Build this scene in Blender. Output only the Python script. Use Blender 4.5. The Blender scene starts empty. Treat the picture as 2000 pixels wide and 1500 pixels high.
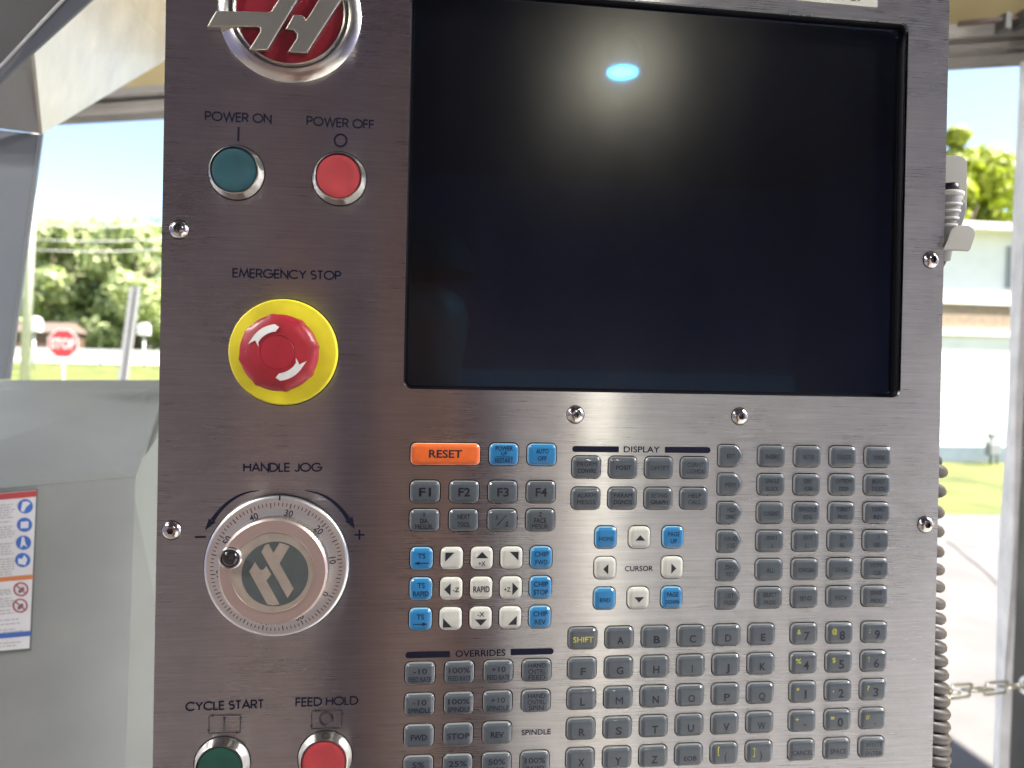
import bpy, bmesh, math, random
import numpy as np
from mathutils import Vector, Matrix
random.seed(4)
rad = math.radians
sc = bpy.context.scene
C = sc.collection

# ---------------------------------------------------------------- camera
YAW, PITCH, ROLL, F, D = 0.12275, -0.00521, -0.01989, 1500.0, 0.47   # camera relative to the face of the panel
TILT = 0.020                                                        # the pendant leans back a little
EYE = 1.50
def _R(y, p, r):
    cy, sy, cp, sp, cr, sr = math.cos(y), math.sin(y), math.cos(p), math.sin(p), math.cos(r), math.sin(r)
    Rr = np.array([[cr, -sr, 0], [sr, cr, 0], [0, 0, 1]]); Rp = np.array([[1, 0, 0], [0, cp, -sp], [0, sp, cp]])
    Ry = np.array([[cy, 0, sy], [0, 1, 0], [-sy, 0, cy]])
    return Ry @ Rp @ Rr
R0 = _R(YAW, PITCH, ROLL)
def ray(px, py):                                   # direction in the panel's frame (x right, y away, z up)
    w = R0 @ np.array([(px - 1000) / F, (py - 750) / F, 1.0])
    return Vector((w[0], w[2], -w[1]))
PM = Matrix.Translation((0, 0, EYE)) @ Matrix.Rotation(-TILT, 4, 'X') @ Matrix.Translation((0, D, 0))
def B(px, py, h=0.0):                              # photo pixel -> (x, z) on the panel plane raised by h
    d = ray(px, py); k = (D - h) / d.y
    return d.x * k, d.z * k
Rt = Matrix.Rotation(-TILT, 3, 'X')
def W(px, py, Y):                                  # photo pixel -> world point at depth Y
    d = Rt @ ray(px, py); k = Y / d.y
    return Vector((d.x * k, Y, EYE + d.z * k))
cam_d = bpy.data.cameras.new('camera'); cam = bpy.data.objects.new('camera', cam_d); C.objects.link(cam)
ax = [Rt @ Vector((R0[0, i], R0[2, i], -R0[1, i])) for i in range(3)]
m = Matrix.Identity(4)
for r_ in range(3):
    m[r_][0] = ax[0][r_]; m[r_][1] = -ax[1][r_]; m[r_][2] = -ax[2][r_]
m[2][3] = EYE
cam.matrix_world = m
cam_d.sensor_width = 36; cam_d.lens = 27.0; cam_d.clip_start = 0.01; cam_d.clip_end = 2000
cam_d.dof.use_dof = True; cam_d.dof.focus_distance = 0.475; cam_d.dof.aperture_fstop = 8.0
sc.camera = cam

# ---------------------------------------------------------------- sky, sun, exposure
SUN_EL, SUN_AZ = rad(56), rad(114)                 # azimuth clockwise from +Y
world = bpy.data.worlds.new('World'); sc.world = world; world.use_nodes = True
nt = world.node_tree; nt.nodes.clear()
sky = nt.nodes.new('ShaderNodeTexSky'); sky.sky_type = 'NISHITA'; sky.sun_disc = False
sky.sun_elevation = SUN_EL; sky.sun_rotation = SUN_AZ; sky.air_density = 1.0; sky.dust_density = 1.5
bg = nt.nodes.new('ShaderNodeBackground'); bg.inputs[1].default_value = 0.068
wo = nt.nodes.new('ShaderNodeOutputWorld')
nt.links.new(sky.outputs[0], bg.inputs[0]); nt.links.new(bg.outputs[0], wo.inputs[0])
sd = bpy.data.lights.new('sun', 'SUN'); sd.energy = 4.8; sd.angle = rad(0.5); sd.color = (1.0, 0.95, 0.87)
sun = bpy.data.objects.new('sun', sd); C.objects.link(sun)
to_sun = Vector((math.sin(SUN_AZ) * math.cos(SUN_EL), math.cos(SUN_AZ) * math.cos(SUN_EL), math.sin(SUN_EL)))
sun.rotation_euler = to_sun.to_track_quat('Z', 'Y').to_euler()
sc.view_settings.view_transform = 'Standard'; sc.view_settings.look = 'None'
sc.view_settings.exposure = 2.5; sc.view_settings.gamma = 1.0
LAMP_L = 185.0

# ---------------------------------------------------------------- materials
MATS = {}
def nodes_of(m): return m.node_tree.nodes, m.node_tree.links
def mat(name, col, rough=0.5, metal=0.0, coat=0.0, noise=None, bump=None, spec=None, coat_rough=0.03, aniso=0.0, rvar=0.0):
    if name in MATS: return MATS[name]
    m = bpy.data.materials.new(name); m.use_nodes = True; N, L = nodes_of(m); b = N['Principled BSDF']
    b.inputs['Base Color'].default_value = (*col, 1); b.inputs['Roughness'].default_value = rough
    b.inputs['Metallic'].default_value = metal; b.inputs['Coat Weight'].default_value = coat
    b.inputs['Coat Roughness'].default_value = coat_rough
    if spec is not None: b.inputs['Specular IOR Level'].default_value = spec
    b.inputs['Anisotropic'].default_value = aniso
    tc = N.new('ShaderNodeTexCoord')
    if noise:                                      # (scale, amount, detail)
        n = N.new('ShaderNodeTexNoise'); n.inputs['Scale'].default_value = noise[0]; n.inputs['Detail'].default_value = noise[2] if len(noise) > 2 else 6
        mp = N.new('ShaderNodeMapping')
        if len(noise) > 3: mp.inputs['Scale'].default_value = noise[3]
        L.new(tc.outputs['Object'], mp.inputs[0]); L.new(mp.outputs[0], n.inputs['Vector'])
        mr = N.new('ShaderNodeMapRange'); mr.inputs[1].default_value = .3; mr.inputs[2].default_value = .7
        mr.inputs[3].default_value = 1 - noise[1]; mr.inputs[4].default_value = 1 + noise[1]; L.new(n.outputs[0], mr.inputs[0])
        mx = N.new('ShaderNodeVectorMath'); mx.operation = 'SCALE'; mx.inputs[0].default_value = col
        L.new(mr.outputs[0], mx.inputs['Scale']); L.new(mx.outputs[0], b.inputs['Base Color'])
        if rvar:
            m2 = N.new('ShaderNodeMapRange'); m2.inputs[3].default_value = rough - rvar; m2.inputs[4].default_value = rough + rvar
            L.new(n.outputs[0], m2.inputs[0]); L.new(m2.outputs[0], b.inputs['Roughness'])
    if bump:                                       # (scale, strength, distance)
        n2 = N.new('ShaderNodeTexNoise'); n2.inputs['Scale'].default_value = bump[0]; n2.inputs['Detail'].default_value = 5
        L.new(tc.outputs['Object'], n2.inputs['Vector'])
        bp = N.new('ShaderNodeBump'); bp.inputs['Strength'].default_value = bump[1]; bp.inputs['Distance'].default_value = bump[2]
        L.new(n2.outputs[0], bp.inputs['Height']); L.new(bp.outputs[0], b.inputs['Normal'])
    MATS[name] = m
    return m
def s2l(r, g, b):
    f = lambda c: ((c / 255 + .055) / 1.055) ** 2.4 if c > 10 else c / 255 / 12.92
    return (f(r), f(g), f(b))

def steel_mat():
    """grain runs sideways, so every light behind the viewer is smeared upright"""
    m = bpy.data.materials.new('brushed_steel'); m.use_nodes = True; N, L = nodes_of(m); N.remove(N['Principled BSDF']); b = N.new('ShaderNodeBsdfAnisotropic')
    L.new(b.outputs[0], N['Material Output'].inputs[0]); b.distribution = 'GGX'
    uv = N.new('ShaderNodeUVMap'); uv.uv_map = 'UVMap'
    def nz(sx, sy, detail, off=0):
        mp = N.new('ShaderNodeMapping'); mp.inputs['Scale'].default_value = (sx, sy, 1); mp.inputs['Location'].default_value = (off, off, 0)
        n = N.new('ShaderNodeTexNoise'); n.inputs['Scale'].default_value = 1; n.inputs['Detail'].default_value = detail; n.inputs['Roughness'].default_value = .65
        L.new(uv.outputs[0], mp.inputs[0]); L.new(mp.outputs[0], n.inputs['Vector']); return n
    fine = nz(28, 2100, 3); mid = nz(7, 520, 3, 3.1); smud = nz(11, 15, 6, 7.7); sm2 = nz(60, 75, 4, 1.3); speck = nz(330, 420, 2, 9.4); patch = nz(9, 9, 2, 5.5)
    def mr(src, a, bb, lo=.3, hi=.7):
        k = N.new('ShaderNodeMapRange'); k.inputs[1].default_value = lo; k.inputs[2].default_value = hi; k.inputs[3].default_value = a; k.inputs[4].default_value = bb
        L.new(src.outputs[0], k.inputs[0]); return k
    def mul(a, c, op='MULTIPLY'):
        k = N.new('ShaderNodeMath'); k.operation = op; L.new(a.outputs[0], k.inputs[0]); L.new(c.outputs[0], k.inputs[1]); return k
    dirt = mul(mr(speck, 0, .35, .74, .80), mr(patch, 0, 1, .50, .62)); clean = N.new('ShaderNodeMath'); clean.operation = 'SUBTRACT'; clean.inputs[0].default_value = 1; L.new(dirt.outputs[0], clean.inputs[1])
    v = mul(mul(mul(mr(fine, .84, 1.12), mr(mid, .93, 1.06)), mul(mr(smud, .88, 1.08), mr(sm2, .96, 1.03))), clean)
    c = N.new('ShaderNodeVectorMath'); c.operation = 'SCALE'; c.inputs[0].default_value = (.575, .575, .575); L.new(v.outputs[0], c.inputs['Scale'])
    L.new(c.outputs[0], b.inputs['Color'])
    rr = N.new('ShaderNodeMath'); rr.operation = 'ADD'
    L.new(mr(smud, .265, .295).outputs[0], rr.inputs[0]); L.new(mr(fine, -.01, .02).outputs[0], rr.inputs[1]); L.new(rr.outputs[0], b.inputs['Roughness'])
    b.inputs['Anisotropy'].default_value = .76
    tg = N.new('ShaderNodeTangent'); tg.direction_type = 'UV_MAP'; tg.uv_map = 'UVMap'; L.new(tg.outputs[0], b.inputs['Tangent'])
    bp = N.new('ShaderNodeBump'); bp.inputs['Strength'].default_value = .05; bp.inputs['Distance'].default_value = .00012
    L.new(mid.outputs[0], bp.inputs['Height']); L.new(bp.outputs[0], b.inputs['Normal'])
    MATS['steel'] = m; return m
STEEL = steel_mat()

def screen_mat():
    m = bpy.data.materials.new('dark_screen_film'); m.use_nodes = True; N, L = nodes_of(m); N.remove(N['Principled BSDF']); out = N['Material Output']
    d = N.new('ShaderNodeBsdfDiffuse'); d.inputs[0].default_value = (.0015, .0018, .0045, 1)
    g = N.new('ShaderNodeBsdfGlossy'); g.inputs['Roughness'].default_value = .20; g.inputs[0].default_value = (1.0, .995, .93, 1)
    s = N.new('ShaderNodeBsdfGlossy'); s.inputs['Roughness'].default_value = .03; s.inputs[0].default_value = (.010, .24, .62, 1)
    tc = N.new('ShaderNodeTexCoord'); n = N.new('ShaderNodeTexNoise'); n.inputs['Scale'].default_value = 900; n.inputs['Detail'].default_value = 2
    L.new(tc.outputs['Object'], n.inputs['Vector'])
    mr = N.new('ShaderNodeMapRange'); mr.inputs[1].default_value = .3; mr.inputs[2].default_value = .7; mr.inputs[3].default_value = .028; mr.inputs[4].default_value = .038; L.new(n.outputs[0], mr.inputs[0])
    # wiped film and dust on the glass
    sm = N.new('ShaderNodeTexNoise'); sm.inputs['Scale'].default_value = 16; sm.inputs['Detail'].default_value = 7; sm.inputs['Roughness'].default_value = .62
    mp = N.new('ShaderNodeMapping'); mp.inputs['Scale'].default_value = (1.0, 1, .45); mp.inputs['Rotation'].default_value = (0, .5, 0); L.new(tc.outputs['Object'], mp.inputs[0]); L.new(mp.outputs[0], sm.inputs['Vector'])
    smr = N.new('ShaderNodeMapRange'); smr.inputs[1].default_value = .3; smr.inputs[2].default_value = .7; smr.inputs[3].default_value = .78; smr.inputs[4].default_value = 1.25; L.new(sm.outputs[0], smr.inputs[0])
    mul = N.new('ShaderNodeMath'); mul.operation = 'MULTIPLY'; L.new(mr.outputs[0], mul.inputs[0]); L.new(smr.outputs[0], mul.inputs[1])
    du = N.new('ShaderNodeTexVoronoi'); du.inputs['Scale'].default_value = 210; L.new(tc.outputs['Object'], du.inputs['Vector'])
    sz = N.new('ShaderNodeMath'); sz.operation = 'LESS_THAN'; L.new(du.outputs['Distance'], sz.inputs[0]); sz.inputs[1].default_value = .09
    dr = N.new('ShaderNodeMapRange'); dr.inputs[1].default_value = .72; dr.inputs[2].default_value = 1; dr.inputs[3].default_value = 0; dr.inputs[4].default_value = .10; L.new(du.outputs['Color'], dr.inputs[0])
    dm = N.new('ShaderNodeMath'); dm.operation = 'MULTIPLY'; L.new(sz.outputs[0], dm.inputs[0]); L.new(dr.outputs[0], dm.inputs[1])
    dc = N.new('ShaderNodeMix'); dc.data_type = 'RGBA'; dc.inputs['A'].default_value = (.0021, .0022, .0036, 1); dc.inputs['B'].default_value = (.5, .5, .48, 1); L.new(dm.outputs[0], dc.inputs['Factor']); L.new(dc.outputs['Result'], d.inputs[0])
    mr = mul
    a = N.new('ShaderNodeMixShader'); L.new(mr.outputs[0], a.inputs[0]); L.new(d.outputs[0], a.inputs[1]); L.new(g.outputs[0], a.inputs[2])
    c = N.new('ShaderNodeMixShader'); c.inputs[0].default_value = .06; L.new(a.outputs[0], c.inputs[1]); L.new(s.outputs[0], c.inputs[2])
    L.new(c.outputs[0], out.inputs[0]); return m

def emit(name, col, st):
    m = bpy.data.materials.new(name); m.use_nodes = True; N, L = nodes_of(m); b = N['Principled BSDF']
    b.inputs['Base Color'].default_value = (*col, 1); b.inputs['Emission Color'].default_value = (*col, 1); b.inputs['Emission Strength'].default_value = st
    return m

def key_mat(name, col, coat=.55):
    return mat(name, col, .34, 0, coat, noise=(260, .07, 4), coat_rough=.05, spec=.35)
def ink_mat(name, ink, base, wear):
    """printed legend worn away in patches so the key colour shows through"""
    m = bpy.data.materials.new(name); m.use_nodes = True; N, L = nodes_of(m); b = N['Principled BSDF']
    b.inputs['Roughness'].default_value = .4; b.inputs['Coat Weight'].default_value = .3; b.inputs['Coat Roughness'].default_value = .05; b.inputs['Specular IOR Level'].default_value = .2
    g = N.new('ShaderNodeNewGeometry'); n = N.new('ShaderNodeTexNoise'); n.inputs['Scale'].default_value = 170; n.inputs['Detail'].default_value = 2
    L.new(g.outputs['Position'], n.inputs['Vector'])
    mr = N.new('ShaderNodeMapRange'); mr.inputs[1].default_value = .38; mr.inputs[2].default_value = .62; mr.inputs[3].default_value = 0; mr.inputs[4].default_value = wear; L.new(n.outputs[0], mr.inputs[0])
    mx = N.new('ShaderNodeMix'); mx.data_type = 'RGBA'; mx.inputs['A'].default_value = (*ink, 1); mx.inputs['B'].default_value = (*base, 1)
    L.new(mr.outputs[0], mx.inputs['Factor']); L.new(mx.outputs['Result'], b.inputs['Base Color'])
    MATS[name] = m; return m

GREY, BLUE, BEIGE, ORANGE = (.062, .076, .088), (.016, .155, .345), (.45, .455, .41), (.62, .12, .024)
K_GREY = key_mat('grey_key', GREY); K_BLUE = key_mat('blue_key', BLUE); K_BEIGE = key_mat('beige_key', BEIGE); K_ORANGE = key_mat('orange_key', ORANGE)
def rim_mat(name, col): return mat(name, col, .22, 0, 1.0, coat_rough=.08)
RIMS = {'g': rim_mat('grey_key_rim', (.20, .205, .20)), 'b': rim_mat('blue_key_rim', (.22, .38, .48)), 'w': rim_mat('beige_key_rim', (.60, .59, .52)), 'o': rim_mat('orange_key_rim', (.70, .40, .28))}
INK = mat('black_ink', (.010, .011, .018), .45)
NAVY = mat('navy_ink', (.006, .007, .020), .6, spec=.15)
INKS = {('g', 0): ink_mat('ink_on_grey', (.008, .009, .014), GREY, .12), ('g', 1): ink_mat('worn_ink_on_grey', (.012, .014, .020), GREY, .55),
        ('g', 2): ink_mat('blue_ink_on_grey', (.010, .012, .028), GREY, .2), ('b', 0): ink_mat('ink_on_blue', (.004, .010, .03), BLUE, .15),
        ('w', 0): INK, ('o', 0): INK, ('y', 0): ink_mat('yellow_ink', (.52, .50, .05), GREY, .45)}
CHROME = mat('satin_chrome', (.66, .65, .60), .20, 1.0, noise=(80, .05, 3))
CHROME2 = mat('polished_screw', (.62, .60, .56), .12, 1.0)
BLACKP = mat('black_plastic', (.008, .008, .012), .35, noise=(90, .2, 3))
BLACKG = mat('black_gasket', (.004, .004, .006), .45, spec=.12)
RED_M = mat('red_plastic', (.29, .012, .022), .42, coat=.2, noise=(70, .16, 7), coat_rough=.25)
YEL_M = mat('yellow_plastic', (.60, .53, .02), .42, noise=(55, .17, 8), bump=(600, .05, .0003))
WHITE_M = mat('white_print', (.62, .62, .60), .5, noise=(200, .06, 3))
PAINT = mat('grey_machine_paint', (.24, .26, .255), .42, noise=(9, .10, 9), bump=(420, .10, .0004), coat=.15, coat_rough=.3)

# ---------------------------------------------------------------- mesh helpers
def link(name, me, parent=None, m=None, smooth=False):
    o = bpy.data.objects.new(name, me); C.objects.link(o)
    if parent is not None: o.parent = parent
    if m is not None:
        me.materials.clear()
        for q in (m if isinstance(m, (list, tuple)) else [m]): me.materials.append(q)
    if smooth: me.polygons.foreach_set('use_smooth', [True] * len(me.polygons))
    return o
def mesh(name, vs, fs, parent=None, m=None, smooth=False):
    me = bpy.data.meshes.new(name); me.from_pydata([tuple(v) for v in vs], [], fs); me.validate(); me.update()
    return link(name, me, parent, m, smooth)
def empty(name, loc=(0, 0, 0)):
    o = bpy.data.objects.new(name, None); o.location = loc; o.empty_display_size = .1; C.objects.link(o); return o
def tag(o, label=None, cat=None, group=None, kind=None):
    if label: o['label'] = label
    if cat: o['category'] = cat
    if group: o['group'] = group
    if kind: o['kind'] = kind
    return o
def box_data(x0, x1, y0, y1, z0, z1):
    return ([(x0, y0, z0), (x1, y0, z0), (x1, y1, z0), (x0, y1, z0), (x0, y0, z1), (x1, y0, z1), (x1, y1, z1), (x0, y1, z1)],
            [(0, 3, 2, 1), (4, 5, 6, 7), (0, 1, 5, 4), (1, 2, 6, 5), (2, 3, 7, 6), (3, 0, 4, 7)])
def box(name, x0, x1, y0, y1, z0, z1, parent=None, m=None, bev=0):
    o = mesh(name, *box_data(x0, x1, y0, y1, z0, z1), parent, m)
    if bev: bevel(o, bev)
    return o
def bevel(o, w, seg=2):
    bm = bmesh.new(); bm.from_mesh(o.data); bmesh.ops.bevel(bm, geom=bm.edges[:], offset=w, segments=seg, affect='EDGES', profile=.6); bm.to_mesh(o.data); bm.free()
def lathe(name, prof, parent=None, m=None, seg=64, loc=(0, 0), mod=None, smooth=True):
    """profile of (radius, height) turned about the panel's normal; height grows towards the viewer"""
    vs, fs = [], []
    for i in range(seg):
        a = 2 * math.pi * i / seg
        for j, (r, h) in enumerate(prof):
            rr = r * (mod(a, j) if mod else 1)
            vs.append((loc[0] + rr * math.cos(a), -h, loc[1] + rr * math.sin(a)))
    n = len(prof)
    for i in range(seg):
        k = (i + 1) % seg
        for j in range(n - 1):
            fs.append((i * n + j, k * n + j, k * n + j + 1, i * n + j + 1))
    bm = bmesh.new(); V = [bm.verts.new(v) for v in vs]
    for f in fs:
        bm.faces.new([V[i] for i in f])
    bmesh.ops.remove_doubles(bm, verts=bm.verts, dist=1e-7); bmesh.ops.recalc_face_normals(bm, faces=bm.faces)
    me = bpy.data.meshes.new(name); bm.to_mesh(me); bm.free()
    o = link(name, me, parent, m, smooth)
    if smooth:
        try: me.set_sharp_from_angle(angle=rad(38))
        except Exception: pass
    return o
def poly_prism(pts, h0, h1, bev=0.0):
    """outline (x, z) as a solid from height h0 up to h1 (towards the viewer)"""
    n = len(pts); vs = [(x, -h0, z) for x, z in pts] + [(x, -h1, z) for x, z in pts]
    fs = [tuple(range(n)), tuple(range(2 * n - 1, n - 1, -1))] + [(i, (i + 1) % n, n + (i + 1) % n, n + i) for i in range(n)]
    return vs, fs
def prism(name, pts, h0, h1, parent=None, m=None, bev=0):
    bm = bmesh.new(); vs, fs = poly_prism(pts, h0, h1); V = [bm.verts.new(v) for v in vs]
    for f in fs: bm.faces.new([V[i] for i in f])
    bmesh.ops.recalc_face_normals(bm, faces=bm.faces)
    if bev:
        top = [e for e in bm.edges if abs(e.verts[0].co.y + h1) < 1e-7 and abs(e.verts[1].co.y + h1) < 1e-7]
        bmesh.ops.bevel(bm, geom=top, offset=bev, segments=3, affect='EDGES', profile=.5)
    me = bpy.data.meshes.new(name); bm.to_mesh(me); bm.free()
    return link(name, me, parent, m)
def tube(name, pts, r, parent=None, m=None, seg=8, closed=False):
    pts = [Vector(p) for p in pts]; n = len(pts); vs, fs = [], []; prev = None
    for i, p in enumerate(pts):
        t = (pts[(i + 1) % n] - pts[i - 1]) if closed else (pts[min(i + 1, n - 1)] - pts[max(i - 1, 0)])
        t.normalize(); u = prev if prev else (Vector((0, 0, 1)) if abs(t.z) < .9 else Vector((1, 0, 0)))
        u = (u - t * u.dot(t)).normalized(); prev = u; w = t.cross(u); rr = r[i] if isinstance(r, (list, tuple)) else r
        for k in range(seg):
            a = 2 * math.pi * k / seg; vs.append(p + (u * math.cos(a) + w * math.sin(a)) * rr)
    for i in range(n if closed else n - 1):
        j = (i + 1) % n
        for k in range(seg):
            fs.append((i * seg + k, i * seg + (k + 1) % seg, j * seg + (k + 1) % seg, j * seg + k))
    if not closed: fs += [tuple(range(seg - 1, -1, -1)), tuple(range((n - 1) * seg, n * seg))]
    return mesh(name, vs, fs, parent, m, True)
def rrect(x, z, w, h, r, seg=6):
    pts = []
    for cx, cz, a0 in ((x + w / 2 - r, z + h / 2 - r, 0), (x - w / 2 + r, z + h / 2 - r, 90), (x - w / 2 + r, z - h / 2 + r, 180), (x + w / 2 - r, z - h / 2 + r, 270)):
        for i in range(seg + 1):
            a = rad(a0 + 90 * i / seg); pts.append((cx + r * math.cos(a), cz + r * math.sin(a)))
    return pts
def round_poly(P, r, seg=5):
    out = []; n = len(P)
    for i in range(n):
        p, a, b = Vector(P[i]), Vector(P[i - 1]), Vector(P[(i + 1) % n]); ua, ub = (a - p).normalized(), (b - p).normalized()
        k = r
        for s in range(seg + 1):
            t = s / seg; q = (p + ua * k) * (1 - t) ** 2 + p * 2 * t * (1 - t) + (p + ub * k) * t ** 2
            out.append((q.x, q.y))
    return out
def inset(pts, d):
    """shrink a convex outline by d"""
    n = len(pts); out = []
    for i in range(n):
        p = Vector(pts[i]); a = Vector(pts[i - 1]); b = Vector(pts[(i + 1) % n])
        e1, e2 = (p - a), (b - p)
        if e1.length < 1e-9: e1 = e2
        if e2.length < 1e-9: e2 = e1
        n1 = Vector((-e1.y, e1.x)).normalized(); n2 = Vector((-e2.y, e2.x)).normalized(); nn = (n1 + n2).normalized()
        out.append(tuple(p + nn * d / max(.5, nn.dot(n1))))
    return out

# text: the built-in typeface turned into mesh, fitted to a box
_caps = {}
def text_geo(s, bold=.0):
    key = (s, bold)
    if key in _caps: return _caps[key]
    cu = bpy.data.curves.new('t', 'FONT'); cu.body = s; cu.resolution_u = 3; cu.offset = bold
    ob = bpy.data.objects.new('t', cu); C.objects.link(ob); dg = bpy.context.evaluated_depsgraph_get()
    me = bpy.data.meshes.new_from_object(ob.evaluated_get(dg)); vs = np.array([v.co[:2] for v in me.vertices] or [(0, 0)]); fs = [tuple(p.vertices) for p in me.polygons]
    bpy.data.objects.remove(ob); bpy.data.curves.remove(cu); bpy.data.meshes.remove(me)
    _caps[key] = (vs, fs); return vs, fs
def text_box(s, cx, cz, w, h, y, rot=0.0, bold=.014, base=None):
    vs, fs = text_geo(s, bold); H, _ = text_geo('H', bold); y0, y1 = H[:, 1].min(), H[:, 1].max(); x0, x1 = vs[:, 0].min(), vs[:, 0].max()
    sy = h / (y1 - y0); sx = w / max(1e-6, x1 - x0) if w else sy
    X = (vs[:, 0] - (x0 + x1) / 2) * sx; Z = (vs[:, 1] - (y0 + y1) / 2) * sy
    c, s_ = math.cos(rot), math.sin(rot)
    return [(cx + x * c - z * s_, y, cz + x * s_ + z * c) for x, z in zip(X, Z)], fs
class Geo:
    def __init__(s): s.v, s.f = [], []
    def add(s, vs, fs):
        o = len(s.v); s.v += [tuple(v) for v in vs]; s.f += [tuple(i + o for i in f) for f in fs]; return s
    def poly(s, pts, y): return s.add([(x, y, z) for x, z in pts], [tuple(range(len(pts)))])
    def build(s, name, parent, m, smooth=False):
        bm = bmesh.new(); V = [bm.verts.new(v) for v in s.v]
        for f in s.f:
            try: bm.faces.new([V[i] for i in f])
            except ValueError: pass
        me = bpy.data.meshes.new(name); bm.to_mesh(me); bm.free(); return link(name, me, parent, m, smooth)

# geometric capitals drawn as strokes (round O, wide W), for the large captions
def arc(cx, cy, r, a0, a1, n=18, ry=None):
    return [(cx + r * math.cos(rad(a0 + (a1 - a0) * i / n)), cy + (ry or r) * math.sin(rad(a0 + (a1 - a0) * i / n))) for i in range(n + 1)]
GL = {
 'A': (.78, [[(0, 0), (.39, 1), (.78, 0)], [(.14, .33), (.64, .33)]]),
 'C': (.86, [arc(.5, .5, .5, 42, 318)]), 'D': (.76, [[(0, 0), (0, 1), (.26, 1)] + arc(.26, .5, .5, 90, -90) + [(0, 0)]]),
 'E': (.48, [[(.48, 1), (0, 1), (0, 0), (.48, 0)], [(0, .52), (.46, .52)]]), 'F': (.46, [[(.46, 1), (0, 1), (0, 0)], [(0, .52), (.44, .52)]]),
 'G': (.98, [arc(.5, .5, .5, 42, 360) + [(.56, .5)]]), 'H': (.66, [[(0, 0), (0, 1)], [(.66, 0), (.66, 1)], [(0, .54), (.66, .54)]]),
 'J': (.42, [[(.42, 1), (.42, .22)] + arc(.21, .22, .21, 0, -160, 10)]), 'L': (.42, [[(0, 1), (0, 0), (.42, 0)]]),
 'M': (.92, [[(0, 0), (.14, 1), (.46, .08), (.78, 1), (.92, 0)]]), 'N': (.70, [[(0, 0), (0, 1), (.70, 0), (.70, 1)]]),
 'O': (1.0, [arc(.5, .5, .5, 90, 450, 30)]), 'P': (.54, [[(0, 0), (0, 1), (.27, 1)] + arc(.27, .73, .27, 90, -90, 12) + [(0, .46)]]),
 'R': (.56, [[(0, 0), (0, 1), (.27, 1)] + arc(.27, .73, .27, 90, -90, 12) + [(0, .46)], [(.26, .46), (.56, 0)]]),
 'S': (.52, [arc(.26, .75, .24, 35, 250, 12) + arc(.26, .26, .26, 75, -140, 12)]), 'T': (.54, [[(0, 1), (.54, 1)], [(.27, 1), (.27, 0)]]),
 'W': (1.16, [[(0, 1), (.29, 0), (.58, 1), (.87, 0), (1.16, 1)]]), 'Y': (.68, [[(0, 1), (.34, .5), (.68, 1)], [(.34, .5), (.34, 0)]]),
 ' ': (.20, []), '-': (.5, [[(0, .5), (.5, .5)]]), '+': (.6, [[(0, .5), (.6, .5)], [(.3, .2), (.3, .8)]])}
def ribbon(pts, t, y, flip=False):
    P = [Vector(p) for p in pts]; n = len(P); vs, fs = [], []
    for i in range(n):
        if i == 0: d = (P[1] - P[0]).normalized(); nn = Vector((-d.y, d.x)); k = 1; ext = -d * t * .0
        elif i == n - 1: d = (P[-1] - P[-2]).normalized(); nn = Vector((-d.y, d.x)); k = 1
        else:
            a = (P[i] - P[i - 1]); b = (P[i + 1] - P[i]); a = a.normalized() if a.length > 1e-9 else b.normalized(); b = b.normalized() if b.length > 1e-9 else a
            na, nb = Vector((-a.y, a.x)), Vector((-b.y, b.x)); nn = na + nb
            nn = nn.normalized() if nn.length > 1e-6 else na; k = 1 / max(.35, nn.dot(na))
        vs += [(P[i].x + nn.x * t / 2 * k, y, P[i].y + nn.y * t / 2 * k), (P[i].x - nn.x * t / 2 * k, y, P[i].y - nn.y * t / 2 * k)]
        if i: fs.append((2 * i - 2, 2 * i - 1, 2 * i + 1, 2 * i))
    return vs, fs
def geo_text(s, p0, p1, hpx, y=-.0003, t=.165, gap=.17):
    """caption between two photo pixels (baseline-centre line), cap height in pixels"""
    a, b = Vector(B(*p0)), Vector(B(*p1)); h = hpx / 3.17 / 1000
    width = sum(GL[c][0] for c in s) + gap * (len(s) - 1) + t
    L_ = (b - a).length; ux = (b - a).normalized(); uy = Vector((-ux.y, ux.x)); sx = L_ / width; g = Geo(); x = t / 2; lay = 0
    for c in s:
        for st in GL[c][1]:
            lay += 1; pts = [((x + q[0]), (t / 2 + q[1] * (1 - t))) for q in st]
            vs, fs = ribbon(pts, t, 0)
            g.add([(a.x + ux.x * v[0] * sx + uy.x * (v[2] - .5) * h, y - (lay % 3) * 2e-5, a.y + ux.y * v[0] * sx + uy.y * (v[2] - .5) * h) for v in vs], fs)
        x += GL[c][0] + gap
    return g

# ================================================================ THE PLACE
CONC = mat('rough_concrete', (.34, .32, .28), .85, noise=(5, .25, 8), bump=(60, .5, .004))
TANW = mat('tan_painted_wall', (.50, .41, .20), .7, noise=(3, .15, 8), bump=(80, .2, .002))
DARKM = mat('dark_painted_steel', (.07, .068, .062), .5, noise=(9, .3, 6))
FLOOR = mat('shop_floor', (.60, .585, .57), .55, noise=(1.2, .18, 8), bump=(20, .15, .003))
ASPH = mat('pale_pavement', (.110, .103, .101), .9, noise=(2.5, .12, 8), bump=(40, .4, .004))
GRASSM = mat('lawn', (.095, .112, .021), .9, noise=(1.3, .45, 8), bump=(30, .8, .02))

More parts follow.
